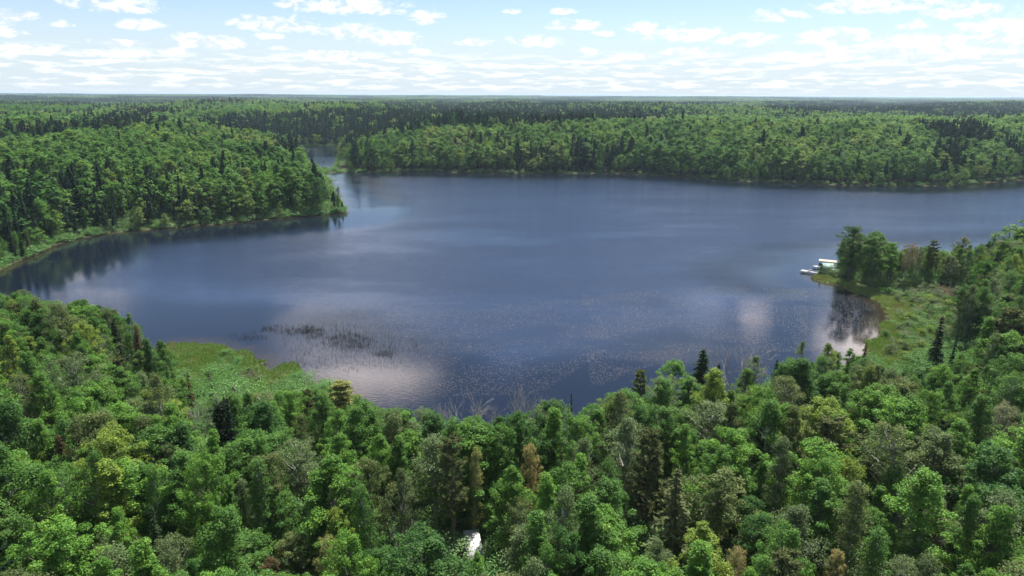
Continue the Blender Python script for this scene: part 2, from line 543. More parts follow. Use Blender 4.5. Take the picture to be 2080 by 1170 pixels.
def broadleaf(seed, H=16.0, R=3.0, base=0.28, clumps=40, per=170, leaf=0.26, shape='oval', twig=True, sides=6, limbs=None, open_=1.0, jit=0.5, lvar=0.8):
    r = np.random.default_rng(seed)
    tr, cr = MB(), MB()
    bend = r.normal(size=2) * 0.35
    tz = np.linspace(0, H * 0.86, 7)
    tp = np.stack([bend[0] * np.sin(tz / H * 3), bend[1] * np.sin(tz / H * 2.3 + 1) - bend[1] * math.sin(1), tz], -1)
    tr.tube(tp, 0.17 * (1 - tz / H) ** 0.8 + 0.03, sides)
    prof = {'round': lambda u: np.sin(np.pi * np.clip(u * 0.86 + 0.12, 0, 1)) ** 0.6,
            'oval': lambda u: np.sin(np.pi * np.clip(u * 0.9 + 0.08, 0, 1)) ** 0.8 * (1.05 - 0.35 * u),
            'spire': lambda u: np.clip(1.02 - u, 0.03, 1) ** 0.75 * np.clip(u * 5 + 0.4, 0, 1),
            'vase': lambda u: np.clip(0.35 + 0.9 * u, 0, 1) * np.sqrt(np.clip(1.04 - u ** 3, 0, 1))}[shape]
    u = (np.arange(clumps) + r.random(clumps)) / clumps
    u = np.clip(u ** 0.85, 0, 1)
    ang = np.arange(clumps) * 2.39996 + r.random(clumps) * 0.9
    rad = R * prof(u) * np.where(r.random(clumps) < 0.75, 0.62 + 0.42 * r.random(clumps), 0.45 * r.random(clumps))
    ph = r.random(3) * 6.283
    rad = rad * (1 + 0.26 * np.sin(2 * ang + ph[0] + 4 * u) + 0.20 * np.sin(3 * ang + ph[1] - 6 * u))
    zc_ = H * (base + (1 - base) * u * 0.96)
    C = np.stack([np.cos(ang) * rad, np.sin(ang) * rad, zc_ + r.normal(size=clumps) * 0.25], -1)
    ax = np.stack([np.interp(zc_, tz, tp[:, 0]), np.interp(zc_, tz, tp[:, 1])], -1)
    C[:, :2] += ax
    rc = (math.sqrt(46 / clumps) * 0.31 * R) * (0.55 + 0.75 * r.random(clumps)) * (1.0 - 0.25 * u)
    if twig:
        for i in range(clumps):
            if limbs and i % limbs:
                continue
            z0 = max(H * 0.12, C[i, 2] - 0.55 * rad[i] - 1.2)
            s0 = np.array([np.interp(z0, tz, tp[:, 0]), np.interp(z0, tz, tp[:, 1]), min(z0, H * 0.84)])
            mid = s0 * 0.45 + C[i] * 0.55 + np.array([0, 0, -0.15 * rad[i]])
            tr.tube([s0, mid, C[i]], [0.065, 0.04, 0.015], 3 if sides < 6 else 4)
    n = clumps * per
    k = np.repeat(np.arange(clumps), per)
    d = rnd_unit(n, r)
    d[:, 2] = np.where(d[:, 2] < -0.25, -d[:, 2] * 0.6, d[:, 2])
    rr = rc[k] * open_ * (0.45 + 0.62 * r.random(n) ** 0.6)
    P = C[k] + d * rr[:, None] * np.array([1.05, 1.05, 0.85])
    ax_ = C - np.array([0, 0, H * (base + .1)]); ax_ /= np.linalg.norm(ax_, axis=1)[:, None] + 1e-9
    al = (d * ax_[k]).sum(1) * rr
    P = P + ax_[k] * (al * 0.55)[:, None]
    stray = r.random(n) < 0.05
    P = np.where(stray[:, None], C[k] + rnd_unit(n, r) * (rc[k] * open_ * (1.0 + 0.8 * r.random(n)))[:, None], P)
    P[:, 2] *= min(1.0, H / np.percentile(P[:, 2], 99.6))
    outw = P - np.array([0, 0, H * 0.5])
    outw /= np.linalg.norm(outw, axis=1)[:, None]
    Nn = d * 0.55 + outw * 0.25 + np.array([0, 0, 0.35]) + r.normal(size=(n, 3)) * jit
    l = leaf * (0.7 + 0.6 * r.random(n))
    cl = 0.88 + 0.24 * r.random(clumps)
    lv = cl[k] * (1.0 - lvar / 2 + lvar * r.random(n))
    cr.cards(P, Nn, rnd_unit(n, r), l, l * 0.72, lv)
    return tr, cr


def spruce(seed, H=16.0, R=2.2, levels=30, per=6, cards=13, size=0.5, droop=0.28, base=0.1, sides=6, pw=0.85, gap=0.0, hang=False):
    r = np.random.default_rng(seed)
    tr, cr = MB(), MB()
    tz = np.linspace(0, H, 5)
    tr.tube(np.stack([0 * tz, 0 * tz, tz], -1), 0.17 * (1 - tz / H) + 0.015, sides)
    P, D, S, L = [], [], [], []
    for i in range(levels):
        u = (i + r.random() * 0.6) / levels
        z = H * (base + (1 - base) * u * 0.985)
        rad = R * (1 - u) ** pw * (0.8 + 0.35 * r.random()) + 0.12
        nb = max(3, int(per * (0.6 + 0.6 * (1 - u))))
        a0 = r.random() * 6.28
        for j in range(nb):
            if r.random() < gap:
                continue
            a = a0 + j * 6.283 / nb + r.normal() * 0.25
            rl = rad * (0.7 + 0.45 * r.random())
            dv = np.array([math.cos(a), math.sin(a)])
            t = (np.arange(cards) + 0.5) / cards
            zz = z - droop * rl * t ** 1.1 * 1.3 + 0.16 * rl * np.clip(t - 0.6, 0, 1)
            if rl > 0.7:
                tr.tube([(0, 0, z), (dv[0] * rl * 0.8, dv[1] * rl * 0.8, np.interp(0.8, t, zz))], [0.035, 0.01], 3)
            side = (r.random(cards) - 0.5) * rl * 0.55 * (1.05 - t)
            pts = np.stack([dv[0] * rl * t - dv[1] * side, dv[1] * rl * t + dv[0] * side, zz + r.normal(size=cards) * 0.05], -1)
            P.append(pts)
            dd = np.stack([np.full(cards, dv[0]) - dv[1] * np.sign(side) * 0.7, np.full(cards, dv[1]) + dv[0] * np.sign(side) * 0.7, np.full(cards, -0.25)], -1)
            D.append(dd)
            S.append(np.full(cards, size * (0.45 + 0.75 * (rl / (R + 0.3)))) * (0.7 + 0.6 * r.random(cards)))
            L.append(np.full(cards, 0.85 + 0.3 * r.random()) * (0.85 + 0.3 * r.random(cards)))
    P = np.concatenate(P); D = np.concatenate(D); S = np.concatenate(S); L = np.concatenate(L)
    n = len(P)
    if hang:   # boughs seen from afar: sprays that hang against the cone's flank
        O = P * np.array([1, 1, 0.0]); O /= np.linalg.norm(O, axis=1)[:, None] + 1e-6
        cr.cards(P, O + np.array([0, 0, 0.45]) + r.normal(size=(n, 3)) * 0.3, np.array([[0, 0, 1.0]]) - O * .35 + r.normal(size=(n, 3)) * 0.12, S * 1.7, S * 0.95, L)
        return tr, cr
    cr.cards(P, np.array([[0, 0, 1.0]]) + r.normal(size=(n, 3)) * 0.45, D + r.normal(size=(n, 3)) * 0.2, S * 1.5, S * 0.55, L)
    return tr, cr


def pine(seed, H=18.0, R=3.0, base=0.35, levels=9, per=5, tufts=5, blades=26, size=0.55, sides=6, top=0.35):
    """whorls of rising boughs that end in plumes of needles"""
    r = np.random.default_rng(seed)
    tr, cr = MB(), MB()
    tz = np.linspace(0, H * 0.98, 6)
    tr.tube(np.stack([0.15 * np.sin(tz * 0.3), 0 * tz, tz], -1), 0.21 * (1 - tz / H) ** 0.8 + 0.02, sides)
    P, D, L = [], [], []
    for i in range(levels):
        u = (i + 0.5 * r.random()) / levels
        z = H * (base + (1 - base) * u * 0.97)
        rad = R * (math.sin(math.pi * min(1, 0.22 + 0.78 * u)) ** 0.7 * (1 - top) + top * (1 - u)) * (0.75 + 0.4 * r.random()) + 0.25
        a0 = r.random() * 6.28
        for j in range(per):
            a = a0 + j * 6.283 / per + r.normal() * 0.3
            rl = rad * (0.55 + 0.6 * r.random())
            dv = np.array([math.cos(a), math.sin(a), 0.18 + 0.35 * u + 0.1 * r.normal()])
            tip = np.array([0, 0, z]) + dv * rl
            tr.tube([(0, 0, z), np.array([0, 0, z]) + dv * rl * np.array([0.55, 0.55, 0.3]), tip], [0.055, 0.035, 0.012], 3 if sides < 6 else 4)
            for q in range(tufts):
                t = 0.35 + 0.65 * (q + 0.6 * r.random()) / tufts
                c = np.array([0, 0, z]) + dv * rl * np.array([t, t, t ** 1.6]) + r.normal(size=3) * np.array([0.22, 0.22, 0.08]) * rl * 0.5
                dirs = rnd_unit(blades, r) * np.array([1, 1, 0.55]) + np.array([0, 0, 0.35]) + dv * 0.35
                P.append(c + dirs * size * 0.5 * (0.4 + 0.8 * r.random(blades))[:, None])
                D.append(dirs)
                L.append(np.full(blades, 0.85 + 0.3 * r.random()) * (0.85 + 0.3 * r.random(blades)))
    P = np.concatenate(P); D = np.concatenate(D); L = np.concatenate(L)
    n = len(P)
    cr.cards(P, np.array([[0, 0, 0.6]]) + r.normal(size=(n, 3)) * 0.6, D, size * (0.7 + 0.6 * r.random(n)), size * 0.26, L)
    return tr, cr


def bare(seed, H=13.0, stems=3, spread=1.6, depth=4, fork=3, thick=0.11):
    r = np.random.default_rng(seed)
    tr = MB()

    def grow(p, d, L, rad, k):
        q = p + d * L * 0.5 + r.normal(size=3) * 0.05 * L
        e = q + (d + r.normal(size=3) * 0.12) * L * 0.5
        tr.tube([p, q, e], [rad, rad * 0.8, rad * 0.6], 5 if k > 2 else 3)
        if k == 0:
            return
        for i in range(fork):
            t = 0.45 + 0.55 * r.random()
            s = p + (e - p) * t
            nd = d + rnd_unit(1, r)[0] * 0.62 + np.array([0, 0, 0.16])
            nd /= np.linalg.norm(nd)
            grow(s, nd, L * (0.55 + 0.15 * r.random()), rad * 0.52, k - 1)
    for i in range(stems):
        a = r.random() * 6.28
        d = np.array([math.cos(a) * 0.12 * spread, math.sin(a) * 0.12 * spread, 1.0])
        d /= np.linalg.norm(d)
        grow(np.array([math.cos(a) * 0.15, math.sin(a) * 0.15, 0.0]), d, H * (0.5 + 0.08 * r.random()), thick * (0.8 + 0.4 * r.random()), depth)
    return tr


class Kind:
    def __init__(self, mb, H, trunk_mat, crown_mat, name, R=3.0):
        tr, cr = mb
        self.H, self.R = H, R
        self.mb = (tr, cr)
        self.trunk = tr.mesh(name + '_trunk', [trunk_mat], smooth_sh=True) if tr is not None else None
        self.crown = cr.mesh(name + '_crown', [crown_mat]) if cr is not None else None
        self.tm, self.cm = trunk_mat, crown_mat


NB = []
for i, (sh, R, cl, per, lf, op) in enumerate([('oval', 2.6, 84, 215, .155, 1.0), ('round', 3.2, 96, 230, .16, 1.0), ('oval', 2.2, 72, 215, .15, 1.0), ('round', 2.9, 70, 215, .19, 1.0),
                                              ('vase', 2.8, 80, 220, .155, 1.0), ('oval', 3.0, 100, 205, .155, 1.0), ('spire', 2.4, 84, 195, .15, 1.05)]):
    NB.append(Kind(broadleaf(100 + i, 16, R, (.26, .3, .22, .28, .4, .2, .15)[i], cl, per, lf, sh, limbs=2, open_=op), 16, M_BARK, M_LEAF, 'broadleaf', R))
NBI = []
for i, (sh, R, cl, per, lf, op) in enumerate([('oval', 2.3, 50, 210, .14, 1.25), ('vase', 2.6, 50, 170, .145, 1.3), ('oval', 2.0, 44, 210, .14, 1.25), ('spire', 2.1, 50, 190, .14, 1.25)]):
    NBI.append(Kind(broadleaf(200 + i, 16, R, (.3, .42, .3, .2)[i], cl, per, lf, sh, limbs=1, open_=op), 16, M_BIRCH, M_LEAF, 'birch', R))
NSP = [Kind(spruce(300 + i, 16, R, lv, per, 13, sz, dr, pw=pw, gap=gp), 16, M_PBARK, M_NEEDLE, 'spruce', R) for i, (R, lv, per, sz, dr, pw, gp) in enumerate(
    [(2.6, 30, 9, .55, .25, .8, .0), (1.5, 32, 8, .42, .3, .9, .0), (3.3, 24, 8, .62, .2, .75, .15), (1.1, 32, 7, .36, .35, .9, .05)])]
NPI = [Kind(pine(400 + i, 18, R, b, lv, per, 6, 30, sz, top=tp), 18, M_PBARK, M_NEEDLE, 'pine', R) for i, (R, b, lv, per, sz, tp) in enumerate(
    [(3.2, .25, 10, 6, .62, .45), (2.6, .42, 8, 6, .58, .25), (3.0, .15, 12, 6, .62, .6)])]
NDE = [Kind((bare(500 + i, 13, st, sp, 4, 3, th), None), 13, M_DEAD, None, 'dead', 1.5) for i, (st, sp, th) in enumerate([(4, 2.4, .13), (1, .5, .18), (6, 3.2, .11)])]
NSH = [Kind(broadleaf(600 + i, 3.0, 1.5, .12, 16, 110, .17, 'round', limbs=1), 3, M_BARK, M_LEAF, 'shrub', 1.5) for i in range(3)]
NTW = [Kind((bare(650 + i, 3.2, 6, 5.0, 3, 3, .03), broadleaf(660 + i, 3.2, 1.3, .3, 12, 40, .12, 'round', twig=False)[1]), 3.2, M_DEAD, M_LEAF, 'brush', 1.4) for i in range(2)]


def proto_set(name, items):
    """a collection of joined prototypes, kept out of the scene, that the forest masses instance"""
    c = bpy.data.collections.new(name)
    for i, (parts, mats) in enumerate(items):
        me = join_meshes('%s_%02d' % (name, i), parts, mats)
        o = bpy.data.objects.new('%s_%02d' % (name, i), me)
        c.objects.link(o)
    return c


def fol(mbs, mats, tone=0.0):
    tr, cr = mbs
    return ([(m_, i, tone) for i, m_ in enumerate((tr, cr)) if m_ is not None], mats)


BM, CM = [M_BARK, M_LEAF_F], [M_PBARK, M_NEEDLE_F]
col_nb = proto_set('forest_near_broadleaf', [fol(k.mb, [k.tm, M_LEAF_F]) for k in NB[:6] + NBI[:2]])
col_nc = proto_set('forest_near_conifer', [fol(k.mb, CM) for k in NSP[:2] + NPI[:2]])
SH = ['oval', 'round', 'oval', 'round', 'vase', 'spire']
col_mb = proto_set('forest_mid_broadleaf', [fol(broadleaf(700 + i, 16, 2.5 + 0.35 * (i % 4), (.32, .28, .34, .25, .3, .2)[i], 24, 46, .58, ('oval', 'round', 'oval', 'round', 'oval', 'spire')[i], limbs=3, sides=4, jit=.30, lvar=.3), BM) for i in range(6)])
col_mc = proto_set('forest_mid_conifer', [fol(spruce(720 + i, 17, (2.3, 1.4, 2.5, 1.9)[i], 18, 7, 4, (.95, .7, .95, .85)[i], .25, sides=4, base=(.08, .06, .42, .3)[i], pw=(.85, .85, .5, .6)[i], hang=True), CM) for i in range(4)])
col_fb = proto_set('forest_far_broadleaf', [fol(broadleaf(740 + i, 16, 2.7 + 0.3 * (i % 3), .28, 15, 12, 1.15, ('round', 'oval', 'oval', 'round', 'oval')[i], twig=False, sides=3, jit=.30, lvar=.2), BM) for i in range(5)])
col_fc = proto_set('forest_far_conifer', [fol(spruce(750 + i, 16, (2.3, 1.6, 2.6, 2.0)[i], 9, 6, 2, (1.7, 1.3, 1.7, 1.5)[i], .25, sides=3, hang=True, base=(.1, .1, .4, .35)[i], pw=(.8, .8, .5, .45)[i]), CM) for i in range(4)])
col_sh = proto_set('forest_shrub', [fol(broadleaf(770 + i, 3.2, 1.7, .05, 12, 26, .42, 'round', limbs=3, sides=3), [M_BARK, M_SHRUB_F]) for i in range(3)])


col_ms = proto_set('marsh_shrub', [fol(broadleaf(780 + i, 3.2, 1.6, .05, 18, 150, .11, 'round', limbs=3, sides=3), [M_BARK, M_SHRUB_F]) for i in range(3)])


def patch(seed, half, step, conifer, scale=1.0):
    r = np.random.default_rng(seed)
    parts = []
    g = np.arange(-half + step / 2, half, step)
    for x in g:
        for y in g:
            h = (14 + 7 * r.random()) * scale
            con = r.random() < conifer
            px_, py_ = x + r.normal() * step * 0.3, y + r.normal() * step * 0.3
            mb = MB()
            if con:
                n = 8
                u = (np.arange(n) + 0.5) / n
                a = r.random(n) * 6.28
                rad = 2.0 * (1 - u) * scale + 0.2
                P = np.stack([px_ + np.cos(a) * rad * .5, py_ + np.sin(a) * rad * .5, h * (.2 + .8 * u)], -1)
                mb.cards(P, np.stack([np.cos(a), np.sin(a), 0.6 + 0 * a], -1), np.array([[0, 0, 1.0]]) + 0 * P, h * .28, rad * 1.7 + .5)
            else:
                n = 9
                d = rnd_unit(n, r); d[:, 2] = np.abs(d[:, 2])
                P = np.array([px_, py_, h * .62]) + d * np.array([2.6 * scale, 2.6 * scale, h * .34])
                mb.cards(P, d + np.array([0, 0, .5]), rnd_unit(n, r), 3.6 * scale, 2.8 * scale)
            parts.append((mb, 1 if con else 0, r.random()))
    return parts, [M_LEAF_F, M_NEEDLE_F]


col_pb = proto_set('forest_patch_broadleaf', [patch(800 + i, 15, 6, .12) for i in range(3)])
col_pc = proto_set('forest_patch_conifer', [patch(810 + i, 15, 5.5, .92) for i in range(3)])
col_qb = proto_set('forest_stand_broadleaf', [patch(820 + i, 80, 11, .2, 1.3) for i in range(2)])
col_qc = proto_set('forest_stand_conifer', [patch(830 + i, 80, 11, .85, 1.3) for i in range(2)])


def instance_tree(coll):
    g = bpy.data.node_groups.new('scatter_' + coll.name, 'GeometryNodeTree')
    g.interface.new_socket('Geometry', in_out='INPUT', socket_type='NodeSocketGeometry')
    g.interface.new_socket('Geometry', in_out='OUTPUT', socket_type='NodeSocketGeometry')
    nd = g.nodes
    gi, go = nd.new('NodeGroupInput'), nd.new('NodeGroupOutput')
    ip = nd.new('GeometryNodeInstanceOnPoints')
    ci = nd.new('GeometryNodeCollectionInfo')
    ci.inputs['Collection'].default_value = coll
    ci.inputs['Separate Children'].default_value = True
    ci.inputs['Reset Children'].default_value = True
    ip.inputs['Pick Instance'].default_value = True

    def attr(name, ty):
        a = nd.new('GeometryNodeInputNamedAttribute')
        a.data_type = ty
        a.inputs['Name'].default_value = name
        return a.outputs[0]
    L = g.links.new
    L(gi.outputs[0], ip.inputs['Points'])
    L(ci.outputs[0], ip.inputs['Instance'])
    L(attr('idx', 'INT'), ip.inputs['Instance Index'])
    L(attr('rot', 'FLOAT_VECTOR'), ip.inputs['Rotation'])
    L(attr('scl', 'FLOAT_VECTOR'), ip.inputs['Scale'])
    L(ip.outputs[0], go.inputs[0])
    return g


def scatter(name, coll, P, scl, label, cat, seed=0, tilt=0.03):
    P = np.asarray(P, float)
    n = len(P)
    if n == 0:
        return None
    r = np.random.default_rng(seed + 91)
    k = len(coll.objects)
    rot = np.stack([r.normal(size=n) * tilt, r.normal(size=n) * tilt, r.random(n) * 6.283], -1)
    me = mk_mesh(name + '_points', P, [], attrs={'idx': ('INT', 'POINT', r.integers(0, k, n)), 'rot': ('FLOAT_VECTOR', 'POINT', rot), 'scl': ('FLOAT_VECTOR', 'POINT', scl)})
    o = link(name, me)
    md = o.modifiers.new('scatter', 'NODES')
    md.node_group = instance_tree(coll)
    tag(o, label, cat, kind='stuff')
    return o


# ------------------------------------------------------------------ ground, lake, haze
def polar(r0, r1, dr_fn, a0, a1, na):
    rs = [r0]
    while rs[-1] < r1:
        rs.append(rs[-1] + dr_fn(rs[-1]))
    rs = np.array(rs)
    an = np.linspace(a0, a1, na)
    Rg, Ag = np.meshgrid(rs, an, indexing='ij')
    return Rg * np.sin(Ag), Rg * np.cos(Ag), len(rs), na


def grid_faces(nr, na, wrap=False):
    i, j = np.meshgrid(np.arange(nr - 1), np.arange(na - 1), indexing='ij')
    a = (i * na + j).ravel()
    return np.stack([a, a + na, a + na + 1, a + 1], -1)


def drf(r):
    return max(0.9, r * 0.0075) if r < 1000 else r * 0.03


A1 = math.radians(60)
Xg, Yg, nr, na = polar(18, 42000, drf, -A1, A1, 380)
Sg = lake_sd(Xg, Yg)
Mg = marsh_mask(Xg, Yg)
Zg = ground_z(Xg, Yg, Sg, Mg)
Vg = np.stack([Xg.ravel(), Yg.ravel(), Zg.ravel()], -1)
# the ground behind and beside the camera, coarse
Xb, Yb, nrb, nab = polar(18, 42000, lambda r: max(9, r * 0.09), A1, 2 * math.pi - A1, 60)
Sb = lake_sd(Xb, Yb)
Zb = ground_z(Xb, Yb, Sb, 0 * Xb)
Vb = np.stack([Xb.ravel(), Yb.ravel(), Zb.ravel()], -1)
V = np.concatenate([Vg, Vb, [(0, 0, 3.0)]])
Q = np.concatenate([grid_faces(nr, na), grid_faces(nrb, nab) + len(Vg)])
ci = len(V) - 1
T = [(ci, j + 1, j) for j in range(na - 1)] + [(ci, len(Vg) + j + 1, len(Vg) + j) for j in range(nab - 1)]

m_ground, N = new_mat('forest_ground')
sd_ = N.n('ShaderNodeAttribute', attribute_name='shore').outputs['Fac']
mm_ = N.n('ShaderNodeAttribute', attribute_name='marsh').outputs['Fac']
geo = N.n('ShaderNodeNewGeometry')
n1 = N.noise(geo.outputs['Position'], 0.35, 5.0, 0.6).outputs[0]
n2 = N.noise(geo.outputs['Position'], 0.02, 4.0, 0.6).outputs[0]
c = N.mix(N.sstep(n1, 0.35, 0.65), (0.035, 0.040, 0.018), (0.075, 0.058, 0.036))
c = N.mix(N.sstep(n2, 0.45, 0.62), c, (0.045, 0.085, 0.024))
marshc = N.mix(N.sstep(n1, 0.38, 0.6), (0.060, 0.095, 0.030), (0.10, 0.10, 0.05))
c = N.mix(mm_, c, marshc)
edge = N.m('ADD', sd_, N.m('MULTIPLY', N.m('SUBTRACT', n1, 0.5), 2.2))
sand = N.mix(N.sstep(n1, 0.4, 0.6), (0.085, 0.075, 0.050), (0.045, 0.052, 0.026))
c = N.mix(N.m('MULTIPLY', N.sstep(edge, 0.2, 1.6, 1.0, 0.0), N.m('SUBTRACT', 1.0, N.m('MULTIPLY', mm_, 0.85))), c, sand)
bmp = N.n('ShaderNodeBump', {'Strength': 0.6, 'Distance': 0.3, 'Height': n1})
pb = N.n('ShaderNodeBsdfPrincipled', {'Base Color': c, 'Roughness': 0.95, 'Specular IOR Level': 0.1, 'Normal': bmp})
N.n('ShaderNodeOutputMaterial', {0: pb})
gm = mk_mesh('ground', V, [Q, np.array(T)], [m_ground], {
    'shore': ('FLOAT', 'POINT', np.concatenate([np.clip(Sg.ravel(), -50, 50), np.clip(Sb.ravel(), -50, 50), [50]])),
    'marsh': ('FLOAT', 'POINT', np.concatenate([Mg.ravel(), 0 * Xb.ravel(), [0]]))}, smooth_sh=True)
tag(link('ground', gm), 'forest floor and marshy shore round the lake', 'ground', kind='structure')

# lake surface: the cells of the same grid that reach under the shore
inl = (Sg.ravel() < 4.0)
Qf = grid_faces(nr, na)
keep = inl[Qf].any(1)
Qw = Qf[keep]
used = np.unique(Qw)
remap = np.full(len(Vg), -1)
remap[used] = np.arange(len(used))
Vw = Vg[used].copy()
Vw[:, 2] = 0.0
Sw = Sg.ravel()[used]
pxw, _ = project(Vw)
# sheltered water lies smooth: by the wooded banks and in the near bays
calm = smooth(46, 6, -Sw) * 0.85
x_, y_ = Vw[:, 0], Vw[:, 1]
leftbay = smooth(-35, -70, x_) * smooth(75, 30, -Sw) * smooth(430, 380, y_)
near_ = smooth(185, 145, y_ + 14 * (fbm(x_ / 30, y_ / 30, 21) - .5))
cove = smooth(232, 205, y_) * smooth(38, 66, x_)
chan_ = smooth(560, 600, y_) * smooth(-150, -180, x_) * 0
calm = np.clip(np.maximum.reduce([calm, leftbay * 0.97, near_, cove]), 0, 1)
m_water, N = new_mat('lake_water')
at = N.n('ShaderNodeAttribute', attribute_name='shore').outputs['Fac']
cl = N.n('ShaderNodeAttribute', attribute_name='calm').outputs['Fac']
geo = N.n('ShaderNodeNewGeometry')
pos = geo.outputs['Position']
streak = N.noise(N.vm('MULTIPLY', pos, (0.010, 0.028, 0)), 1.0, 4.0, 0.6).outputs[0]
rough_ = N.m('MULTIPLY', N.m('SUBTRACT', 1.0, N.m('MULTIPLY', cl, 0.94)), N.sstep(streak, 0.30, 0.62, 0.55, 1.15))
w1 = N.noise(N.vm('MULTIPLY', pos, (0.75, 1.5, 1)), 1.0, 3.0, 0.55).outputs[0]
w2 = N.noise(N.vm('MULTIPLY', pos, (2.6, 4.4, 1)), 1.0, 2.0, 0.5).outputs[0]
hgt = N.m('MULTIPLY', N.m('ADD', N.m('MULTIPLY', w1, 0.20), N.m('MULTIPLY', w2, 0.085)), rough_)
bmp = N.n('ShaderNodeBump', {'Strength': 1.0, 'Distance': 1.0, 'Height': hgt})
body = N.mix(N.sstep(at, -50.0, -26.0), (0.0165, 0.0262, 0.0540), (0.0050, 0.0080, 0.0150))
body = N.mix(N.sstep(at, -7.0, -0.3), body, (0.024, 0.019, 0.011))
pb = N.n('ShaderNodeBsdfPrincipled', {'Base Color': body, 'Roughness': N.m('ADD', 0.025, N.m('MULTIPLY', rough_, 0.07)), 'IOR': 1.333, 'Specular IOR Level': 0.5, 'Normal': bmp})
N.n('ShaderNodeOutputMaterial', {0: pb})
wm = mk_mesh('lake', Vw, [remap[Qw]], [m_water], {'shore': ('FLOAT', 'POINT', np.clip(Sw, -50, 50)), 'calm': ('FLOAT', 'POINT', calm)}, smooth_sh=True)
tag(link('lake_water', wm), 'dark blue rippled lake between the woods', 'lake', kind='structure')

HAZE_DENSITY = 6.0e-5
mb = MB()
mb.box((0, 0, (66.0 - 5.5) / 2), (90000, 90000, 66.0 + 5.5))
m_haze, N = new_mat('haze')
pv = N.n('ShaderNodeVolumePrincipled', {'Color': (0.66, 0.84, 1.0), 'Density': HAZE_DENSITY, 'Anisotropy': 0.2})
o_ = N.n('ShaderNodeOutputMaterial')
N.t.links.new(pv.outputs[0], o_.inputs['Volume'])
tag(link('haze', mb.mesh('haze', [m_haze])), 'thin pale blue air over the far woods', 'haze', kind='stuff')

# ------------------------------------------------------------------ single trees with their parts
TONES = {'bright green': (0.107, 0.237, 0.033), 'yellow-green': (0.170, 0.255, 0.038), 'mid green': (0.076, 0.178, 0.030), 'deep green': (0.046, 0.124, 0.023),
         'grey-green': (0.104, 0.154, 0.057), 'olive green': (0.105, 0.146, 0.044), 'pale silvery green': (0.171, 0.199, 0.104), 'pale yellow': (0.288, 0.267, 0.111),
         'rusty brown': (0.130, 0.092, 0.048), 'blackish green': (0.018, 0.036, 0.018), 'dark green': (0.036, 0.066, 0.026), 'brown needled': (0.115, 0.082, 0.042),
         'dull olive': (0.105, 0.128, 0.052), 'pale green': (0.120, 0.180, 0.070), 'tan': (0.165, 0.125, 0.070), 'straw green': (0.24, 0.27, 0.085)}
PLACED = []      # (x, y, clear radius, px, py) of single trees
CNT = {}


def put_tree(name, k, x, y, h, tone, label, cat, group=None, wide=1.0, rz=None, z=None, bark=None):
    zg = float(ground_z(np.array([x]), np.array([y]))[0]) if z is None else z
    e = bpy.data.objects.new(name, None)
    e.empty_display_size = 1.0
    e.location = (x, y, zg - 0.05)
    e.rotation_euler = (random.gauss(0, .03), random.gauss(0, .03), random.random() * 6.283 if rz is None else rz)
    s = h / k.H
    e.scale = (s * wide, s * wide, s)
    ROOT.objects.link(e)
    tag(e, label, cat, group)
    if k.trunk is not None:
        o = bpy.data.objects.new('trunk', k.trunk)
        o.parent = e
        ROOT.objects.link(o)
        if bark is not None:
            o.material_slots[0].link = 'OBJECT'
            o.material_slots[0].material = bark
    if k.crown is not None:
        o = bpy.data.objects.new('crown', k.crown)
        o.parent = e
        v = 0.9 + 0.2 * random.random()
        o.color = (*[c_ * v for c_ in TONES[tone]], 1)
        ROOT.objects.link(o)
    CNT[name] = CNT.get(name, 0) + 1
    return e


def spot(px, py, h):
    """ground point whose tree of height h has its tip at a picture point"""
    zg = 2.0
    for _ in range(4):
        P = unproject(px, py, zg + h)
        zg = float(ground_z(P[:1], P[1:2])[0])
        zg = max(zg, 0.1)
    return P[0], P[1]


def hand(name, k, px, py, h, tone, label, cat, wide=1.0, group=None, clear=None, bark=None, rz=None):
    x, y = spot(px, py, h)
    e = put_tree(name, k, x, y, h, tone, label, cat, group, wide, rz=rz, bark=bark)
    PLACED.append((x, y, clear if clear is not None else k.R * wide * h / k.H * 0.8, px, py, label, h))
    return e


# trees that stand out in the photograph
hand('spruce_tree', NSP[0], 1430, 703, 14, 'dark green', 'broad dark spruce rising over the near shore, lake behind it', 'spruce tree', 1.75)
hand('spruce_tree', NSP[3], 1163, 795, 11, 'blackish green', 'thin black-green spire on the near shore beside bare grey birches', 'spruce tree', 0.9)
hand('pine_tree', NPI[2], 690, 768, 14, 'straw green', 'yellow-green pine with level boughs against the reed bed', 'pine tree', 1.75, rz=.4, clear=3)
hand('pine_tree', NPI[1], 627, 785, 13, 'dull olive', 'dull olive pine with a bare dark trunk beside the yellow-green pine', 'pine tree', .8)
hand('spruce_tree', NSP[1], 237, 680, 12, 'blackish green', 'slim black spruce beside the brown-topped spruce near the sedge', 'spruce tree', .9)
hand('spruce_tree', NSP[0], 268, 664, 13, 'brown needled', 'brown-topped spruce above the leafy trees near the sedge mat', 'spruce tree', .95)
hand('dead_spruce', NSP[2], 378, 750, 11, 'brown needled', 'dying rust-brown spruce standing at the edge of the sedge mat', 'dead tree', .62)
hand('dead_tree', NDE[0], 420, 815, 9, None, 'leafless pale grey tree with several stems below the brown spruce', 'dead tree', 1.0)
hand('dead_tree', NDE[0], 935, 803, 10, None, 'leafless white birch clump against the dark water', 'dead tree', 1.1)
hand('dead_tree', NDE[2], 1057, 783, 11, None, 'thin bare birch poking above the shore trees into the lake view', 'dead tree', .7)
hand('dead_tree', NDE[2], 985, 815, 8, None, 'short bare grey birch between two taller bare birches', 'dead tree', .8)
hand('dead_tree', NDE[2], 1500, 707, 11, None, 'bare brownish crown next to the broad dark spruce', 'dead tree', 1.1)
hand('dead_tree', NDE[1], 1555, 712, 10, None, 'reddish grey bare snag among green trees on the near shore', 'dead tree', 1.0)
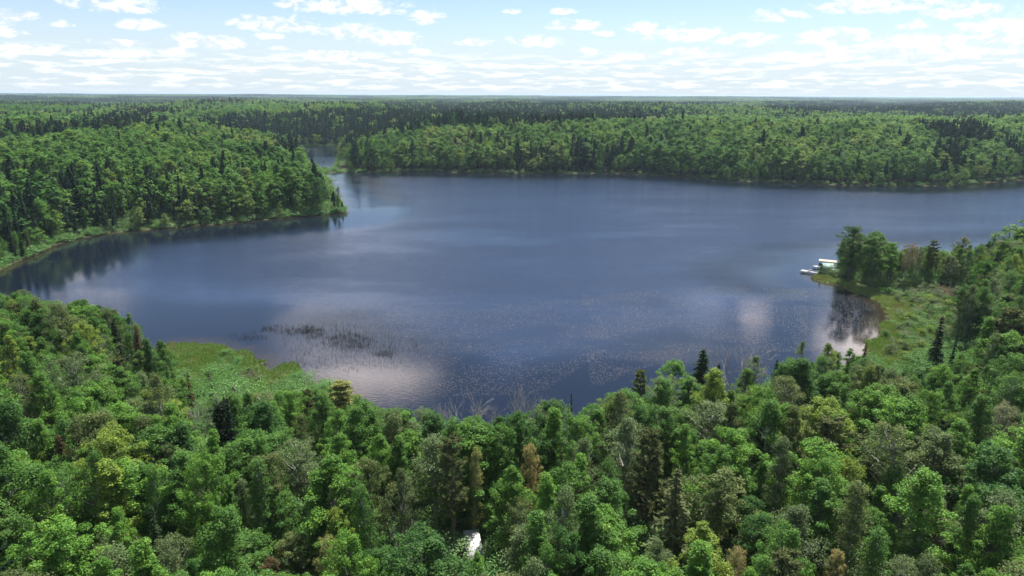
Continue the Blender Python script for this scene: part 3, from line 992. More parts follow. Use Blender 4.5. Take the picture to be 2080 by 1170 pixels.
hand('broadleaf_tree', NB[1], 1370, 735, 13, 'bright green', 'rounded bright green tree just before the broad dark spruce', 'broadleaf tree', 1.25)
hand('pine_tree', NPI[0], 1300, 752, 12, 'olive green', 'fuzzy olive pine at the water edge with a rounded top', 'pine tree', 1.1)
hand('spruce_tree', NSP[1], 1760, 690, 9, 'brown needled', 'small brownish spruce where the marsh meets the near shore', 'spruce tree', 1.1)
hand('broadleaf_tree', NBI[0], 1625, 690, 13, 'pale green', 'slender pale green birch sticking up before the bright cloud reflection', 'broadleaf tree', .8)
hand('broadleaf_tree', NB[0], 1685, 695, 12, 'yellow-green', 'rounded yellow-green tree at the water by the cloud reflection', 'broadleaf tree', 1.1)
hand('broadleaf_tree', NB[2], 1725, 708, 11, 'bright green', 'bright green bushy tree beside the small brownish spruce', 'broadleaf tree', 1.2)
hand('spruce_tree', NSP[0], 1915, 640, 15, 'blackish green', 'tallest black-green spruce in the marsh clump', 'spruce tree', .95)
hand('spruce_tree', NSP[3], 1943, 664, 14, 'blackish green', 'needle-thin black spruce next to the tallest marsh spruce', 'spruce tree', 1.0)
hand('spruce_tree', NSP[3], 1967, 667, 7, 'blackish green', 'short lone black spire in the marsh shrubs', 'spruce tree', 1.0)
hand('spruce_tree', NSP[1], 1992, 674, 9, 'blackish green', 'squat dark spruce at the end of the marsh spruce row', 'spruce tree', 1.1)
hand('pine_tree', NPI[2], 2068, 582, 12, 'tan', 'yellow-brown pine at the picture edge above the marsh', 'pine tree', 1.3)
hand('spruce_tree', NSP[1], 1975, 525, 15, 'dull olive', 'dull olive spruce among leafy trees behind the marsh brush', 'spruce tree', 1.2)
hand('spruce_tree', NSP[1], 2020, 474, 14, 'dark green', 'dark spruce tip above the bright green trees with lake behind', 'spruce tree', .8)
hand('broadleaf_tree', NB[1], 1737, 457, 20, 'deep green', 'tall dense tree beside the boat docks, higher of its two crowns', 'broadleaf tree', 1.3, clear=3.5)
hand('broadleaf_tree', NB[3], 1783, 468, 19, 'mid green', 'lower crown of the big pair of trees beside the boat docks', 'broadleaf tree', 1.35, clear=3.0)
hand('broadleaf_tree', NB[4], 1815, 492, 15, 'bright green', 'bright green tree on the marsh side of the big dock trees', 'broadleaf tree', 1.2, clear=3.0)
hand('broadleaf_tree', NBI[1], 1845, 494, 15, 'tan', 'thin tan half-leafed tree beyond the big dock trees', 'broadleaf tree', 1.1, clear=2)
hand('broadleaf_tree', NBI[1], 1872, 500, 14, 'grey-green', 'sparse grey-green tree between the tan tree and the shore pine', 'broadleaf tree', 1.0, clear=2)
hand('pine_tree', NPI[1], 1905, 486, 16, 'dull olive', 'open dull pine standing at the far marsh shore', 'pine tree', .95, clear=2)
hand('broadleaf_tree', NB[3], 1957, 480, 15, 'pale silvery green', 'pale silvery tree against the water behind the marsh', 'broadleaf tree', .9, clear=2)
hand('broadleaf_tree', NB[2], 1733, 531, 8.5, 'pale green', 'small pale green tree in front of the big dock trees', 'broadleaf tree', .95, clear=1.0)
hand('pine_tree', NPI[0], 1325, 868, 18, 'dull olive', 'tall olive-dark pine crown in the middle of the near wood', 'pine tree', 1.05, clear=3.5)
hand('spruce_tree', NSP[2], 1376, 945, 17, 'dull olive', 'wide sparse spruce with layered brownish boughs in the near wood', 'spruce tree', 1.15, clear=4.2)
hand('pine_tree', NPI[1], 915, 880, 20, 'dull olive', 'tall bare-trunked pine beside the white roof', 'pine tree', .85, clear=2.0)
hand('broadleaf_tree', NBI[3], 960, 905, 16, 'straw green', 'thin yellowish tree between the tall pine and the white roof', 'broadleaf tree', .8, clear=1.5)
hand('broadleaf_tree', NBI[1], 600, 900, 15, 'grey-green', 'wide grey-green tree with bare twigs showing through its crown', 'broadleaf tree', 1.5, clear=4)
hand('broadleaf_tree', NBI[0], 810, 955, 14, 'grey-green', 'slim dull grey-green birch before the dead brush', 'broadleaf tree', 1.0, clear=2)
hand('broadleaf_tree', NB[3], 1075, 900, 15, 'pale yellow', 'small tree with pale yellow flower-like leaves in the near wood', 'broadleaf tree', .6, clear=1.5)
hand('broadleaf_tree', NB[3], 1700, 1115, 11, 'pale yellow', 'pale yellow leafed tree low in the near wood', 'broadleaf tree', .7, clear=2)
hand('broadleaf_tree', NBI[1], 1500, 1110, 11, 'pale yellow', 'yellowish white sapling with bright young leaves by the lower edge', 'broadleaf tree', .8, clear=2)
hand('broadleaf_tree', NBI[1], 2045, 820, 15, 'pale silvery green', 'pale silver-leafed birch near the picture edge below the marsh', 'broadleaf tree', 1.1, clear=2.5)
hand('broadleaf_tree', NB[1], 1905, 875, 16, 'grey-green', 'large smooth domed grey-green tree in the near wood', 'broadleaf tree', 1.35, clear=4)
hand('broadleaf_tree', NB[3], 1725, 935, 14, 'yellow-green', 'vivid yellow-green maple-like crown beside the domed tree', 'broadleaf tree', 1.0, clear=2.5)
hand('dead_tree', NDE[2], 1830, 1040, 9, None, 'greyish white leafless tree among dense green crowns', 'dead tree', 1.0, clear=1.5)
hand('dead_tree', NDE[0], 820, 1085, 8, None, 'grey bare brush in the gap near the white roof', 'dead tree', 1.3, clear=2.5)
hand('broadleaf_tree', NB[3], 545, 1125, 9, 'rusty brown', 'orange-brown leafed small tree at the lower edge', 'broadleaf tree', .8, clear=1.5)
hand('broadleaf_tree', NBI[1], 655, 1095, 11, 'straw green', 'straw-coloured thin tree beside the orange-brown one', 'broadleaf tree', .9, clear=1.5)
hand('broadleaf_tree', NB[3], 680, 1035, 13, 'yellow-green', 'yellow-tipped round tree above the straw-coloured one', 'broadleaf tree', .8, clear=2)
hand('broadleaf_tree', NB[3], 1730, 830, 11, 'rusty brown', 'reddish brown small crown among the green below the marsh', 'broadleaf tree', .55, clear=1)
hand('broadleaf_tree', NB[1], 640, 362, 19, 'deep green', 'big round deep green tree on the tip of the wooded point', 'broadleaf tree', 1.5, clear=6)
hand('broadleaf_tree', NB[2], 684, 380, 14, 'grey-green', 'small lone tree at the very end of the wooded point', 'broadleaf tree', .9, clear=3)
hand('spruce_tree', NSP[1], 12, 445, 15, 'blackish green', 'tall dark spruce on the bank by the picture edge', 'spruce tree', 1.3)
hand('spruce_tree', NSP[1], 36, 468, 11, 'blackish green', 'shorter dark spruce beside the tall bank spruce', 'spruce tree', 1.2)
hand('pine_tree', NPI[0], 698, 284, 19, 'dull olive', 'lone olive pine at the channel mouth beside pale boughs', 'pine tree', 1.0)
hand('broadleaf_tree', NB[0], 972, 1122, 9, 'bright green', 'bright green young tree covering the near end of the white roof', 'broadleaf tree', 1.0, clear=.3)
hand('broadleaf_tree', NBI[0], 942, 1128, 8, 'pale green', 'pale green sapling at the near corner of the white roof', 'broadleaf tree', .9, clear=.3)
for px, py, h, lb in ((1884, 243, 20, 'first of the tall dark spruces in a row on the far slope'), (1906, 241, 21, 'second of the dark spruces in the far slope row'),
                      (1918, 246, 18, 'short dark spruce close behind the second in the far slope row'), (1950, 250, 18, 'dark spruce at the end of the far slope row'),
                      (1442, 240, 20, 'dark spruce spire standing clear of the bright far crest')):
    hand('spruce_tree', NSP[1], px, py, h, 'blackish green', lb, 'spruce tree', 1.35, clear=3)
NHAND = len(PLACED)

# ------------------------------------------------------------------ where the other trees stand
SKY_F = np.array([(-600, 560), (-100, 570), (0, 585), (20, 580), (60, 586), (100, 600), (175, 598), (215, 610), (250, 620), (285, 650), (310, 655), (328, 690), (340, 752), (380, 762), (430, 790), (480, 790), (540, 785),
                  (600, 782), (650, 782), (740, 795), (760, 815), (800, 818), (830, 802), (850, 812), (880, 830), (960, 842), (1040, 834), (1080, 800), (1130, 795), (1170, 812), (1190, 803), (1240, 780), (1280, 762), (1330, 742), (1400, 738),
                  (1470, 728), (1500, 722), (1560, 697), (1600, 705), (1650, 722), (1680, 704), (1720, 714), (1760, 712), (1800, 738), (1850, 752), (1900, 750), (1940, 720), (1975, 690), (1995, 640), (2020, 590), (2060, 545), (2080, 530), (2700, 520)], float)
SKY_R = np.array([(1500, 560), (1690, 520), (1705, 480), (1740, 460), (1790, 470), (1815, 497), (1840, 500), (1905, 492), (1932, 512), (1945, 486), (1990, 492), (2020, 480), (2080, 478), (2700, 474)], float)


def jitter_grid(x0, x1, y0, y1, s, seed):
    r = np.random.default_rng(seed)
    gx, gy = np.meshgrid(np.arange(x0, x1, s), np.arange(y0, y1, s * 0.87), indexing='ij')
    gx = gx + (np.arange(gx.shape[1])[None, :] % 2) * s * 0.5
    return gx.ravel() + (r.random(gx.size) - .5) * s * .75, gy.ravel() + (r.random(gx.size) - .5) * s * .75


ROOF_A, ROOF_B = unproject(958, 1077, 5.0), unproject(963, 1112, 5.0)
CABINS = [(727, 288, 0.3), (1229, 334, 0.2)]
x, y = jitter_grid(-290, 300, 22, 330, 3.9, 1)
r_ = np.hypot(x, y)
az = np.degrees(np.arctan2(x, y))
ok = (np.abs(az) < 58) & (r_ < 330)
x, y, r_ = x[ok], y[ok], r_[ok]
s_ = lake_sd(x, y)
mm = marsh_mask(x, y)
bank = (y > 215) & (x < -40)                     # the bank across the bay
rgt = (x > 60) & (r_ > 196) & (s_ < 400) & ~bank
ok = (s_ > 1.0) & (mm < .5) & ~inside(np.stack([x, y], -1), ISLET)
x, y, r_, s_, bank, rgt = [a[ok] for a in (x, y, r_, s_, bank, rgt)]
zg = ground_z(x, y)
n = len(x)
R0 = np.random.default_rng(31)
h = 10.0 + 9.0 * R0.random(n) ** 1.2 + (fbm(x / 22, y / 22, 41) - .5) * 7
h = h * (0.62 + 0.38 * smooth(1, 16, s_))
h = np.where(R0.random(n) < 0.12, h * 0.62, h)
h = np.where(bank, h * 1.1, h)
# the lake stays in view: trees grow no higher than the wood's outline
fr = ~bank
for it in range(3):
    pp, _ = project(np.stack([x, y, zg + h], -1))
    lim = np.where(rgt, np.interp(pp[:, 0], SKY_R[:, 0], SKY_R[:, 1]), np.interp(pp[:, 0], SKY_F[:, 0], SKY_F[:, 1]))
    lim = lim + 4 + 14 * R0.random(n) ** 2
    lz = np.array([1.0])
    d = (pp[:, 1] < lim) & fr
    # height whose tip lands on the outline
    dirs = np.stack([(pp[:, 0] - 1040) / F, -(lim - 585) / F, -np.ones(n)], -1) @ RM.T
    t = np.hypot(x, y) / np.hypot(dirs[:, 0], dirs[:, 1])
    zl = HC + t * dirs[:, 2]
    h = np.where(d, np.minimum(h, zl - zg), h)
    if it == 0:
        grow = fr & (s_ < 22) & (zl - zg > h) & (zl - zg < 19)
        h = np.where(grow & (R0.random(n) < .75), (zl - zg) * (.84 + .16 * R0.random(n)), h)
ok = h > np.where(fr & (s_ < 14), 2.2, 3.0)
# clear of the placed trees
for (a, b, cr_, *_q) in PLACED:
    ok &= (np.hypot(x - a, y - b) > cr_ + 1.4)
# what would hide a placed tree's own crown from the camera keeps its height down
hx = np.array([p[:2] for p in PLACED])
pp, dep = project(np.stack([x, y, zg + h], -1))
for (a, b, cr_, px, py, lb, hh) in PLACED:
    dd = math.hypot(a, b)
    if dd > 330:
        continue
    ph = hh * F / math.hypot(dd, 50)
    m_ = (np.abs(pp[:, 0] - px) < 22 * 130 / dd) & (r_ < dd) & (pp[:, 1] < py + (0.42 if 'spruce' in lb or 'pine' in lb or 'bare' in lb else 0.25) * ph)
    ok &= ~m_
# keep the gap over the white roof open
for f in np.linspace(0, 1, 7):
    q = ROOF_A * (1 - f) + ROOF_B * f
    ok &= ~((np.hypot(x - q[0], y - q[1]) < 3.0))
rpx, _ = project(np.stack([x, y, zg + h * .8], -1))
hid = (np.abs(rpx[:, 0] - 958) < 78) & (r_ < np.hypot(*ROOF_A[:2])) & (pp[:, 1] < 1112) & (rpx[:, 1] > 1000)
ok &= ~hid
DOCKC = unproject(1680, 550, 0)
ok &= ~(np.hypot(x - DOCKC[0], y - DOCKC[1]) < 7.5)
x, y, r_, s_, bank, rgt, zg, h = [a[ok] for a in (x, y, r_, s_, bank, rgt, zg, h)]
n = len(x)
pp, dep = project(np.stack([x, y, zg + h], -1))
size = h / np.maximum(dep, 1)
infr = (pp[:, 0] > -40) & (pp[:, 0] < 2120) & (pp[:, 1] < 1230)

kindr = R0.random(n)
cz = fbm(x / 30, y / 30, 77)
conif = kindr < (0.04 + 0.10 * (cz > .6) + 0.08 * bank + 0.05 * (x > 60))
birch = ~conif & (R0.random(n) < 0.34 + 0.5 * (fbm(x / 35, y / 35, 55) - .5))
order = np.argsort(-size)
caps = {'broadleaf_tree': 292 - CNT['broadleaf_tree'], 'birch_tree': 292, 'conifer': 240}
LAND = [(p[3], p[4] + 25, p[5]) for p in PLACED[:NHAND] if math.hypot(p[0], p[1]) < 330]
SHORT = {}
MARKS = [('the white roof', 960, 1090), ('the broad dark spruce', 1430, 730), ('the yellow-green pine', 690, 800), ('the white birch clump', 935, 830), ('the rust-brown spruce', 378, 790),
         ('the brown-topped spruce', 268, 690), ('the layered spruce', 1376, 1030), ('the tall olive pine', 1325, 920), ('the big dock trees', 1755, 510), ('the tallest marsh spruce', 1915, 690),
         ('the yellow-brown pine', 2065, 620), ('the silver-leafed birch', 2045, 870), ('the domed tree', 1905, 930), ('the orange-brown tree', 545, 1140), ('the twiggy tree', 600, 950),
         ('the pale yellow tree', 1700, 1140), ('the yellow-white sapling', 1500, 1130), ('the bank spruce pair', 20, 490), ('the wooded point', 640, 400), ('the white leafless tree', 1830, 1070),
         ('the lower picture corner', 60, 1120), ('the bay end', 60, 620), ('the olive shore pine', 1300, 780), ('the brownish marsh spruce', 1760, 720), ('the dull marsh pine', 1905, 520),
         ('the pale yellow young tree', 1075, 930), ('the rusty small crown', 1730, 850), ('the sedge mat', 430, 760), ('the opposite bank', 300, 440), ('the sandy bank bend', 130, 480)]
MX = np.array([(a, b) for _, a, b in MARKS], float)
ORD = 'nearest second third fourth fifth sixth seventh eighth ninth tenth eleventh twelfth thirteenth fourteenth fifteenth sixteenth seventeenth eighteenth nineteenth twentieth twenty-first twenty-second twenty-third twenty-fourth twenty-fifth twenty-sixth twenty-seventh twenty-eighth twenty-ninth thirtieth'.split()
seen_lab = {}
todo = []
stuff_b, stuff_c = [], []
for i in order:
    if not infr[i]:
        (stuff_c if conif[i] else stuff_b).append(i)
        continue
    kn = 'conifer' if conif[i] else ('birch_tree' if birch[i] else 'broadleaf_tree')
    if caps[kn] <= 0:
        (stuff_c if conif[i] else stuff_b).append(i)
        continue
    caps[kn] -= 1
    todo.append((i, kn))
rr = np.random.default_rng(5)
recs = []
tz_ = fbm(x / 16, y / 16, 93)
for i, kn in todo:
    q = rr.random()
    if kn == 'conifer':
        pn = rr.random() < .35
        tone = 'dark green' if q < .4 else 'blackish green' if q < .7 else 'dull olive' if q < .97 else 'brown needled'
        form = 'pine' if pn else 'spruce'
        k = NPI[rr.integers(0, 2)] if pn else NSP[rr.integers(0, 2) if rr.random() < .7 else 3]
        nm = 'pine_tree' if pn else 'spruce_tree'
    else:
        v = tz_[i] * .6 + q * .5 - .05
        if kn == 'birch_tree':
            k = NBI[rr.integers(0, 4)]
            tone = 'olive green' if v < .3 else 'mid green' if v < .54 else 'grey-green' if v < .61 else 'pale green' if v < .78 else 'yellow-green' if v < .86 else 'pale silvery green'
        else:
            k = NB[rr.integers(0, 7)]
            tone = 'deep green' if v < .30 else 'mid green' if v < .5 else 'bright green' if v < .72 else 'olive green' if v < .78 else 'yellow-green'
        nm = kn
        form = {'birch_tree': 'airy', 'broadleaf_tree': 'dense'}[kn]
    j = int(np.argmin(np.hypot(MX[:, 0] - pp[i, 0], (MX[:, 1] - pp[i, 1]) * 1.3)))
    dist = math.hypot(MX[j, 0] - pp[i, 0], (MX[j, 1] - pp[i, 1]) * 1.3)
    recs.append((dist, i, k, nm, tone, form, j))
recs.sort(key=lambda a: a[0])
GROUPS = {'broadleaf_tree': 'broadleaf trees of the woods', 'birch_tree': 'pale-stemmed trees of the woods', 'spruce_tree': 'spruces of the woods', 'pine_tree': 'pines of the woods'}
for dist, i, k, nm, tone, form, j in recs:
    key = (nm, tone, j)
    c_ = seen_lab.get(key, 0)
    seen_lab[key] = c_ + 1
    what = {'spruce_tree': 'spruce', 'pine_tree': 'pine', 'birch_tree': 'airy pale-stemmed tree', 'broadleaf_tree': 'dense leafy tree'}[nm]
    o_ = ORD[c_] if c_ < 30 else 'number %d' % (c_ + 1)
    lab = '%s%s %s outward from %s' % ((o_ if c_ else 'nearest') + ' ', tone, what, MARKS[j][0]) if c_ else '%s %s nearest to %s' % (tone, what, MARKS[j][0])
    wide = 0.92 + 0.62 * rr.random() ** 1.5
    if nm in ('broadleaf_tree', 'birch_tree'):
        wide *= np.clip(1.25 - (h[i] - 9) * 0.03, 0.9, 1.35)
    put_tree(nm, k, x[i], y[i], h[i], tone, lab, {'spruce_tree': 'spruce tree', 'pine_tree': 'pine tree', 'birch_tree': 'birch tree', 'broadleaf_tree': 'broadleaf tree'}[nm], GROUPS[nm], wide, z=zg[i])


def scl_of(hh, H, r, lo=.95, hi=1.35):
    s = np.asarray(hh) / H
    w = s * (lo + (hi - lo) * r.random(len(s)))
    return np.stack([w, w, s], -1)


RS = np.random.default_rng(13)
for nm, idx, coll, H, lb, cat in (('broadleaf_forest', stuff_b, col_nb, 16, 'further leafy trees of the woods round the lake', 'forest'), ('conifer_forest', stuff_c, col_nc, 16, 'further conifers of the woods round the lake', 'forest')):
    idx = np.array(idx, int)
    if len(idx):
        scatter(nm, coll, np.stack([x[idx], y[idx], zg[idx]], -1), scl_of(h[idx], H, RS), lb, cat, 3)

# ------------------------------------------------------------------ woods further off
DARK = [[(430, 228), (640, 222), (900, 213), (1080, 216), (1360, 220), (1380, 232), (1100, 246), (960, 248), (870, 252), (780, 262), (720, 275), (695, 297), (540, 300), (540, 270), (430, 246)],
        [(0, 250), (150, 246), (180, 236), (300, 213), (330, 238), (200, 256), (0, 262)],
        [(1560, 207), (1830, 207), (2080, 211), (2080, 230), (1950, 234), (1830, 222), (1700, 226), (1560, 216)],  # this conifer stand and the next darken the woods in place of cloud shadow
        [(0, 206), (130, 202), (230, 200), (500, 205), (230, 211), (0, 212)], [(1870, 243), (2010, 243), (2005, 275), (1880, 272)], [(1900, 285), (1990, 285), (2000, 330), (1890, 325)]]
LIGHT = [[(0, 262), (330, 255), (560, 265), (600, 300), (600, 330), (0, 330)], [(870, 250), (1350, 236), (1900, 232), (1840, 262), (1600, 290), (1300, 280), (880, 275)], [(0, 212), (80, 212), (80, 222), (0, 224)]]


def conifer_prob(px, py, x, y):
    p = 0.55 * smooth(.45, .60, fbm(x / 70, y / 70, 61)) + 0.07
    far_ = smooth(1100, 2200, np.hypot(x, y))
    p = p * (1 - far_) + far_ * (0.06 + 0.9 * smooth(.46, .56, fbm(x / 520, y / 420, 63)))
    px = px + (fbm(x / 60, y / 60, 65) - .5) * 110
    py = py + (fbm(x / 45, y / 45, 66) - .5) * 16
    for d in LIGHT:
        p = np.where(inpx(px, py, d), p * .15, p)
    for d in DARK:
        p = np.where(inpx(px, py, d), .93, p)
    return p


def wood(r0, r1, step, seed, lodb, lodc, nmb, nmc, edge=1.0, hs=1.0, half=48):
    xs, ys = jitter_grid(-r1 * .75, r1 * .75, 100, r1, step, seed)
    rad = np.hypot(xs, ys)
    ok = (np.abs(np.degrees(np.arctan2(xs, ys))) < half) & (rad >= r0) & (rad < r1)
    xs, ys = xs[ok], ys[ok]
    s = lake_sd(xs, ys)
    ok = (s > edge) & (marsh_mask(xs, ys) < .5)
    xs, ys, s = xs[ok], ys[ok], s[ok]
    z = ground_z(xs, ys, s, 0 * xs)
    r = np.random.default_rng(seed + 5)
    n = len(xs)
    hh = (14.5 + 9.5 * r.random(n) ** 1.2 + (fbm(xs / 35, ys / 35, seed) - .5) * 12) * (0.5 + .5 * smooth(1, 14, s)) * hs
    p, dp = project(np.stack([xs, ys, z + hh], -1))
    spit = (p[:, 0] > 640) & (p[:, 0] < 676) & (rad[ok] if False else (np.hypot(xs, ys) < 640)) & (np.hypot(xs, ys) > 535)
    hh = np.where(spit, np.minimum(hh, 2.0), hh)
    lp = (xs < -40) & (np.hypot(xs, ys) < 690) & (p[:, 0] > 470) & (p[:, 0] < 706)
    lim = np.interp(p[:, 0], [470, 560, 600, 640, 660, 690, 702], [258, 274, 294, 330, 365, 398, 428]) + 10 * r.random(n)
    tt = np.hypot(xs, ys)
    zl = HC - tt * np.tan(PITCH + np.arctan((lim - 585) / F))
    hh = np.where(lp, np.clip(np.minimum(hh, zl - z), 2.0, 40), hh)
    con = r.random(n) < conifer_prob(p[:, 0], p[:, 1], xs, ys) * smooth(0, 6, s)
    hh = np.where(con, hh * 1.12, hh)
    ok = np.ones(n, bool)
    for (a, b, cr_, px, py, lb, h0) in PLACED:
        if math.hypot(a, b) > 250:
            ok &= np.hypot(xs - a, ys - b) > cr_ + 1
            ok &= ~((np.abs(p[:, 0] - px) < 9) & (np.hypot(xs, ys) < math.hypot(a, b)) & (p[:, 1] < py + .6 * h0 * F / math.hypot(a, b)) & (np.hypot(xs, ys) > math.hypot(a, b) - 120))
    for (px, py, q) in CABINS:
        P = unproject(px, py + 8, 3.0)
        ok &= ~((np.abs(p[:, 0] - px) < 5) & (np.hypot(xs, ys) < math.hypot(P[0], P[1]) + 6) & (p[:, 1] < py + 4) & (np.hypot(xs, ys) > 480))
    P = np.stack([xs, ys, z], -1)
    b, c_ = ok & ~con, ok & con
    return P[b], hh[b], P[c_], hh[c_]


def wood_objects(args, lodb, lodc, nb_, nc_, lb, lc, Hb=16, Hc=16.5, wide=(1.1, 1.75)):
    Pb, hb, Pc, hc = wood(*args)
    r = np.random.default_rng(args[3])
    scatter(nb_, lodb, Pb, scl_of(hb, Hb, r, *wide), lb, 'forest', args[3])
    scatter(nc_, lodc, Pc, scl_of(hc, Hc, r, 1.0, 1.3), lc, 'forest', args[3] + 1)


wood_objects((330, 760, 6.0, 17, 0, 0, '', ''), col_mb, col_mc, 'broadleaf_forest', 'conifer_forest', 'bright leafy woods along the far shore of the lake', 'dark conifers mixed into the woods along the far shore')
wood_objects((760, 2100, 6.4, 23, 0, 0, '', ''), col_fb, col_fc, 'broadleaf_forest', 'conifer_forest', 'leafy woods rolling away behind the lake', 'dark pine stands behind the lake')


def patches(r0, r1, step, seed, cb, cc, name, lb, lc):
    xs, ys = jitter_grid(-r1 * .8, r1 * .8, 100, r1, step, seed)
    rad = np.hypot(xs, ys)
    ok = (np.abs(np.degrees(np.arctan2(xs, ys))) < 46) & (rad >= r0) & (rad < r1)
    xs, ys, rad = xs[ok], ys[ok], rad[ok]
    z = ground_z(xs, ys, np.full(len(xs), 3000.0), 0 * xs)
    p, _ = project(np.stack([xs, ys, z + 17], -1))
    r = np.random.default_rng(seed)
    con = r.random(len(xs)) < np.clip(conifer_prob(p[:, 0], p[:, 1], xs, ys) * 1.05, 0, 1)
    P = np.stack([xs, ys, z - .5], -1)
    s = np.repeat((.85 + .35 * r.random(len(xs)))[:, None], 3, 1)
    s[:, :2] *= step / 30 if step < 60 else step / 160
    scatter(name[0], cb, P[~con], s[~con], lb, 'forest', seed, 0.0)
    scatter(name[1], cc, P[con], s[con], lc, 'forest', seed + 1, 0.0)


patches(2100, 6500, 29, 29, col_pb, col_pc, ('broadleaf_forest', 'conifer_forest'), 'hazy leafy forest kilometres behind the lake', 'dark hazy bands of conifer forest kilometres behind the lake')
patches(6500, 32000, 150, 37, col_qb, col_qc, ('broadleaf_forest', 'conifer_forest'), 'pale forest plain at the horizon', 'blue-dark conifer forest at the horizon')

# undergrowth below the trees and bushes along the banks
x2, y2 = jitter_grid(-330, 330, 26, 420, 3.4, 51)
ok = (np.abs(np.degrees(np.arctan2(x2, y2))) < 58)
x2, y2 = x2[ok], y2[ok]
s2 = lake_sd(x2, y2)
ok = (s2 > .6) & (marsh_mask(x2, y2) < .5) & (np.hypot(x2 - DOCKC[0], y2 - DOCKC[1]) > 6) & ~inside(np.stack([x2, y2], -1), ISLET)
for f in np.linspace(0, 1, 7):
    q = ROOF_A * (1 - f) + ROOF_B * f
    ok &= np.hypot(x2 - q[0], y2 - q[1]) > 2.6
x2, y2, s2 = x2[ok], y2[ok], s2[ok]
R2 = np.random.default_rng(52)
h2 = (1.2 + 4.6 * R2.random(len(x2)) ** 1.3) * (.6 + .5 * smooth(2, 10, s2))
scatter('undergrowth', col_ms, np.stack([x2, y2, ground_z(x2, y2, s2, 0 * x2) - .1], -1), scl_of(h2, 3.2, R2, 1.0, 1.6), 'low bushes below the trees', 'undergrowth', 53)
# far banks: pale bushes at the waterline
ang = np.radians(np.linspace(-41, 41, 5200))
LK = np.concatenate([catmull(LAKE, 6), catmull(CHAN, 6)])
LK = LK[(LK[:, 1] > 200) & (np.abs(LK[:, 0]) < 800)]
sel = LK[R2.integers(0, len(LK), 3600)] + R2.normal(size=(3600, 2)) * 3.0
s3 = lake_sd(sel[:, 0], sel[:, 1])
ok = (s3 > .4) & (s3 < 7) & (marsh_mask(sel[:, 0], sel[:, 1]) < .5) & (np.hypot(sel[:, 0] - DOCKC[0], sel[:, 1] - DOCKC[1]) > 9)
sel, s3 = sel[ok], s3[ok]
h3 = .8 + 2.6 * R2.random(len(sel)) ** 2
scatter('bank_shrubbery', col_sh, np.stack([sel[:, 0], sel[:, 1], ground_z(sel[:, 0], sel[:, 1], s3, 0 * s3) - .1], -1), scl_of(h3, 3.2, R2, 1.1, 1.7), 'pale bushes along the water edge', 'shrubbery', 54)

# ------------------------------------------------------------------ shrubs of the marsh, one by one
x4, y4 = jitter_grid(-60, 140, 90, 260, 3.0, 71)
mk4 = marsh_mask(x4, y4) > .5
s4 = lake_sd(x4, y4)
x4, y4, s4 = x4[mk4 & (s4 > 2.5)], y4[mk4 & (s4 > 2.5)], s4[mk4 & (s4 > 2.5)]
R4 = np.random.default_rng(72)
pk = R4.random(len(x4)) < np.where(x4 > 0, .2 + .8 * smooth(4, 14, s4), .3 + .6 * smooth(3, 8, s4))
x4, y4, s4 = x4[pk], y4[pk], s4[pk]
p4, _ = project(np.stack([x4, y4, 0 * x4 + 2], -1))
seq = np.argsort(s4)
ct = {}
SMARKS = [('the sedge tip beside the islet', 545, 755), ('the dying rust-brown spruce', 378, 770), ('the corner of the sedge mat under the trees', 340, 705), ('the sedge edge at mid mat', 450, 735),
          ('the big dock trees', 1760, 575), ('the head of the dark cove', 1800, 635), ('the dull marsh pine', 1905, 560), ('the tallest marsh spruce', 1900, 740), ('the brownish marsh spruce', 1770, 715),
          ('the lone black spire', 1967, 690), ('the middle of the marsh', 1870, 640), ('the yellow-brown pine', 2040, 640), ('the pale cloud reflection', 1815, 690)]
SMX = np.array([(a, b) for _, a, b in SMARKS], float)
for i in seq:
    brown = R4.random() < (.55 if 1850 < p4[i, 0] < 1975 and p4[i, 1] < 690 else .12)
    k = NTW[R4.integers(0, 2)] if brown else NSH[R4.integers(0, 3)]
    tone = ('tan', 'grey-green')[int(R4.integers(0, 2))] if brown else ('pale green', 'bright green', 'grey-green', 'yellow-green', 'mid green')[int(R4.integers(0, 5))]
    j = int(np.argmin(np.hypot(SMX[:, 0] - p4[i, 0], (SMX[:, 1] - p4[i, 1]) * 1.6)))
    key = (brown, tone, j)
    ct[key] = ct.get(key, 0) + 1
    o_ = ORD[ct[key] - 1] if ct[key] <= 30 else 'number %d' % ct[key]
    lab = '%s %s %s from the waterline by %s' % (o_, tone, 'twiggy half-bare bush' if brown else 'leafy bush', SMARKS[j][0])
    hh = 1.0 + 1.5 * R4.random() + (2.6 * R4.random() * smooth(8, 26, s4[i]) if x4[i] > 0 else .4)
    put_tree('shrub', k, x4[i], y4[i], hh, tone, lab, 'shrub', 'bushes of the marshes', 1.1 + .5 * R4.random())

x6, y6 = jitter_grid(-70, 150, 90, 265, 1.9, 75)
s6 = lake_sd(x6, y6)
R6 = np.random.default_rng(76)
pk = (marsh_mask(x6, y6) > .5) & (s6 > 1.5) & (R6.random(len(x6)) < np.where(x6 > 0, .12 + .88 * smooth(3, 9, s6), .85 * smooth(3, 8, s6) + .16) * smooth(.30, .44, fbm(x6 / 7, y6 / 7, 78)))
x6, y6, s6 = x6[pk], y6[pk], s6[pk]
h6 = .7 + 1.5 * R6.random(len(x6)) ** 1.5
scatter('marsh_shrubbery', col_ms, np.stack([x6, y6, ground_z(x6, y6, s6, np.ones(len(x6))) - .1], -1), scl_of(h6, 3.2, R6, 1.0, 1.7), 'low pale bushes filling the marsh behind the sedge', 'shrubbery', 77)

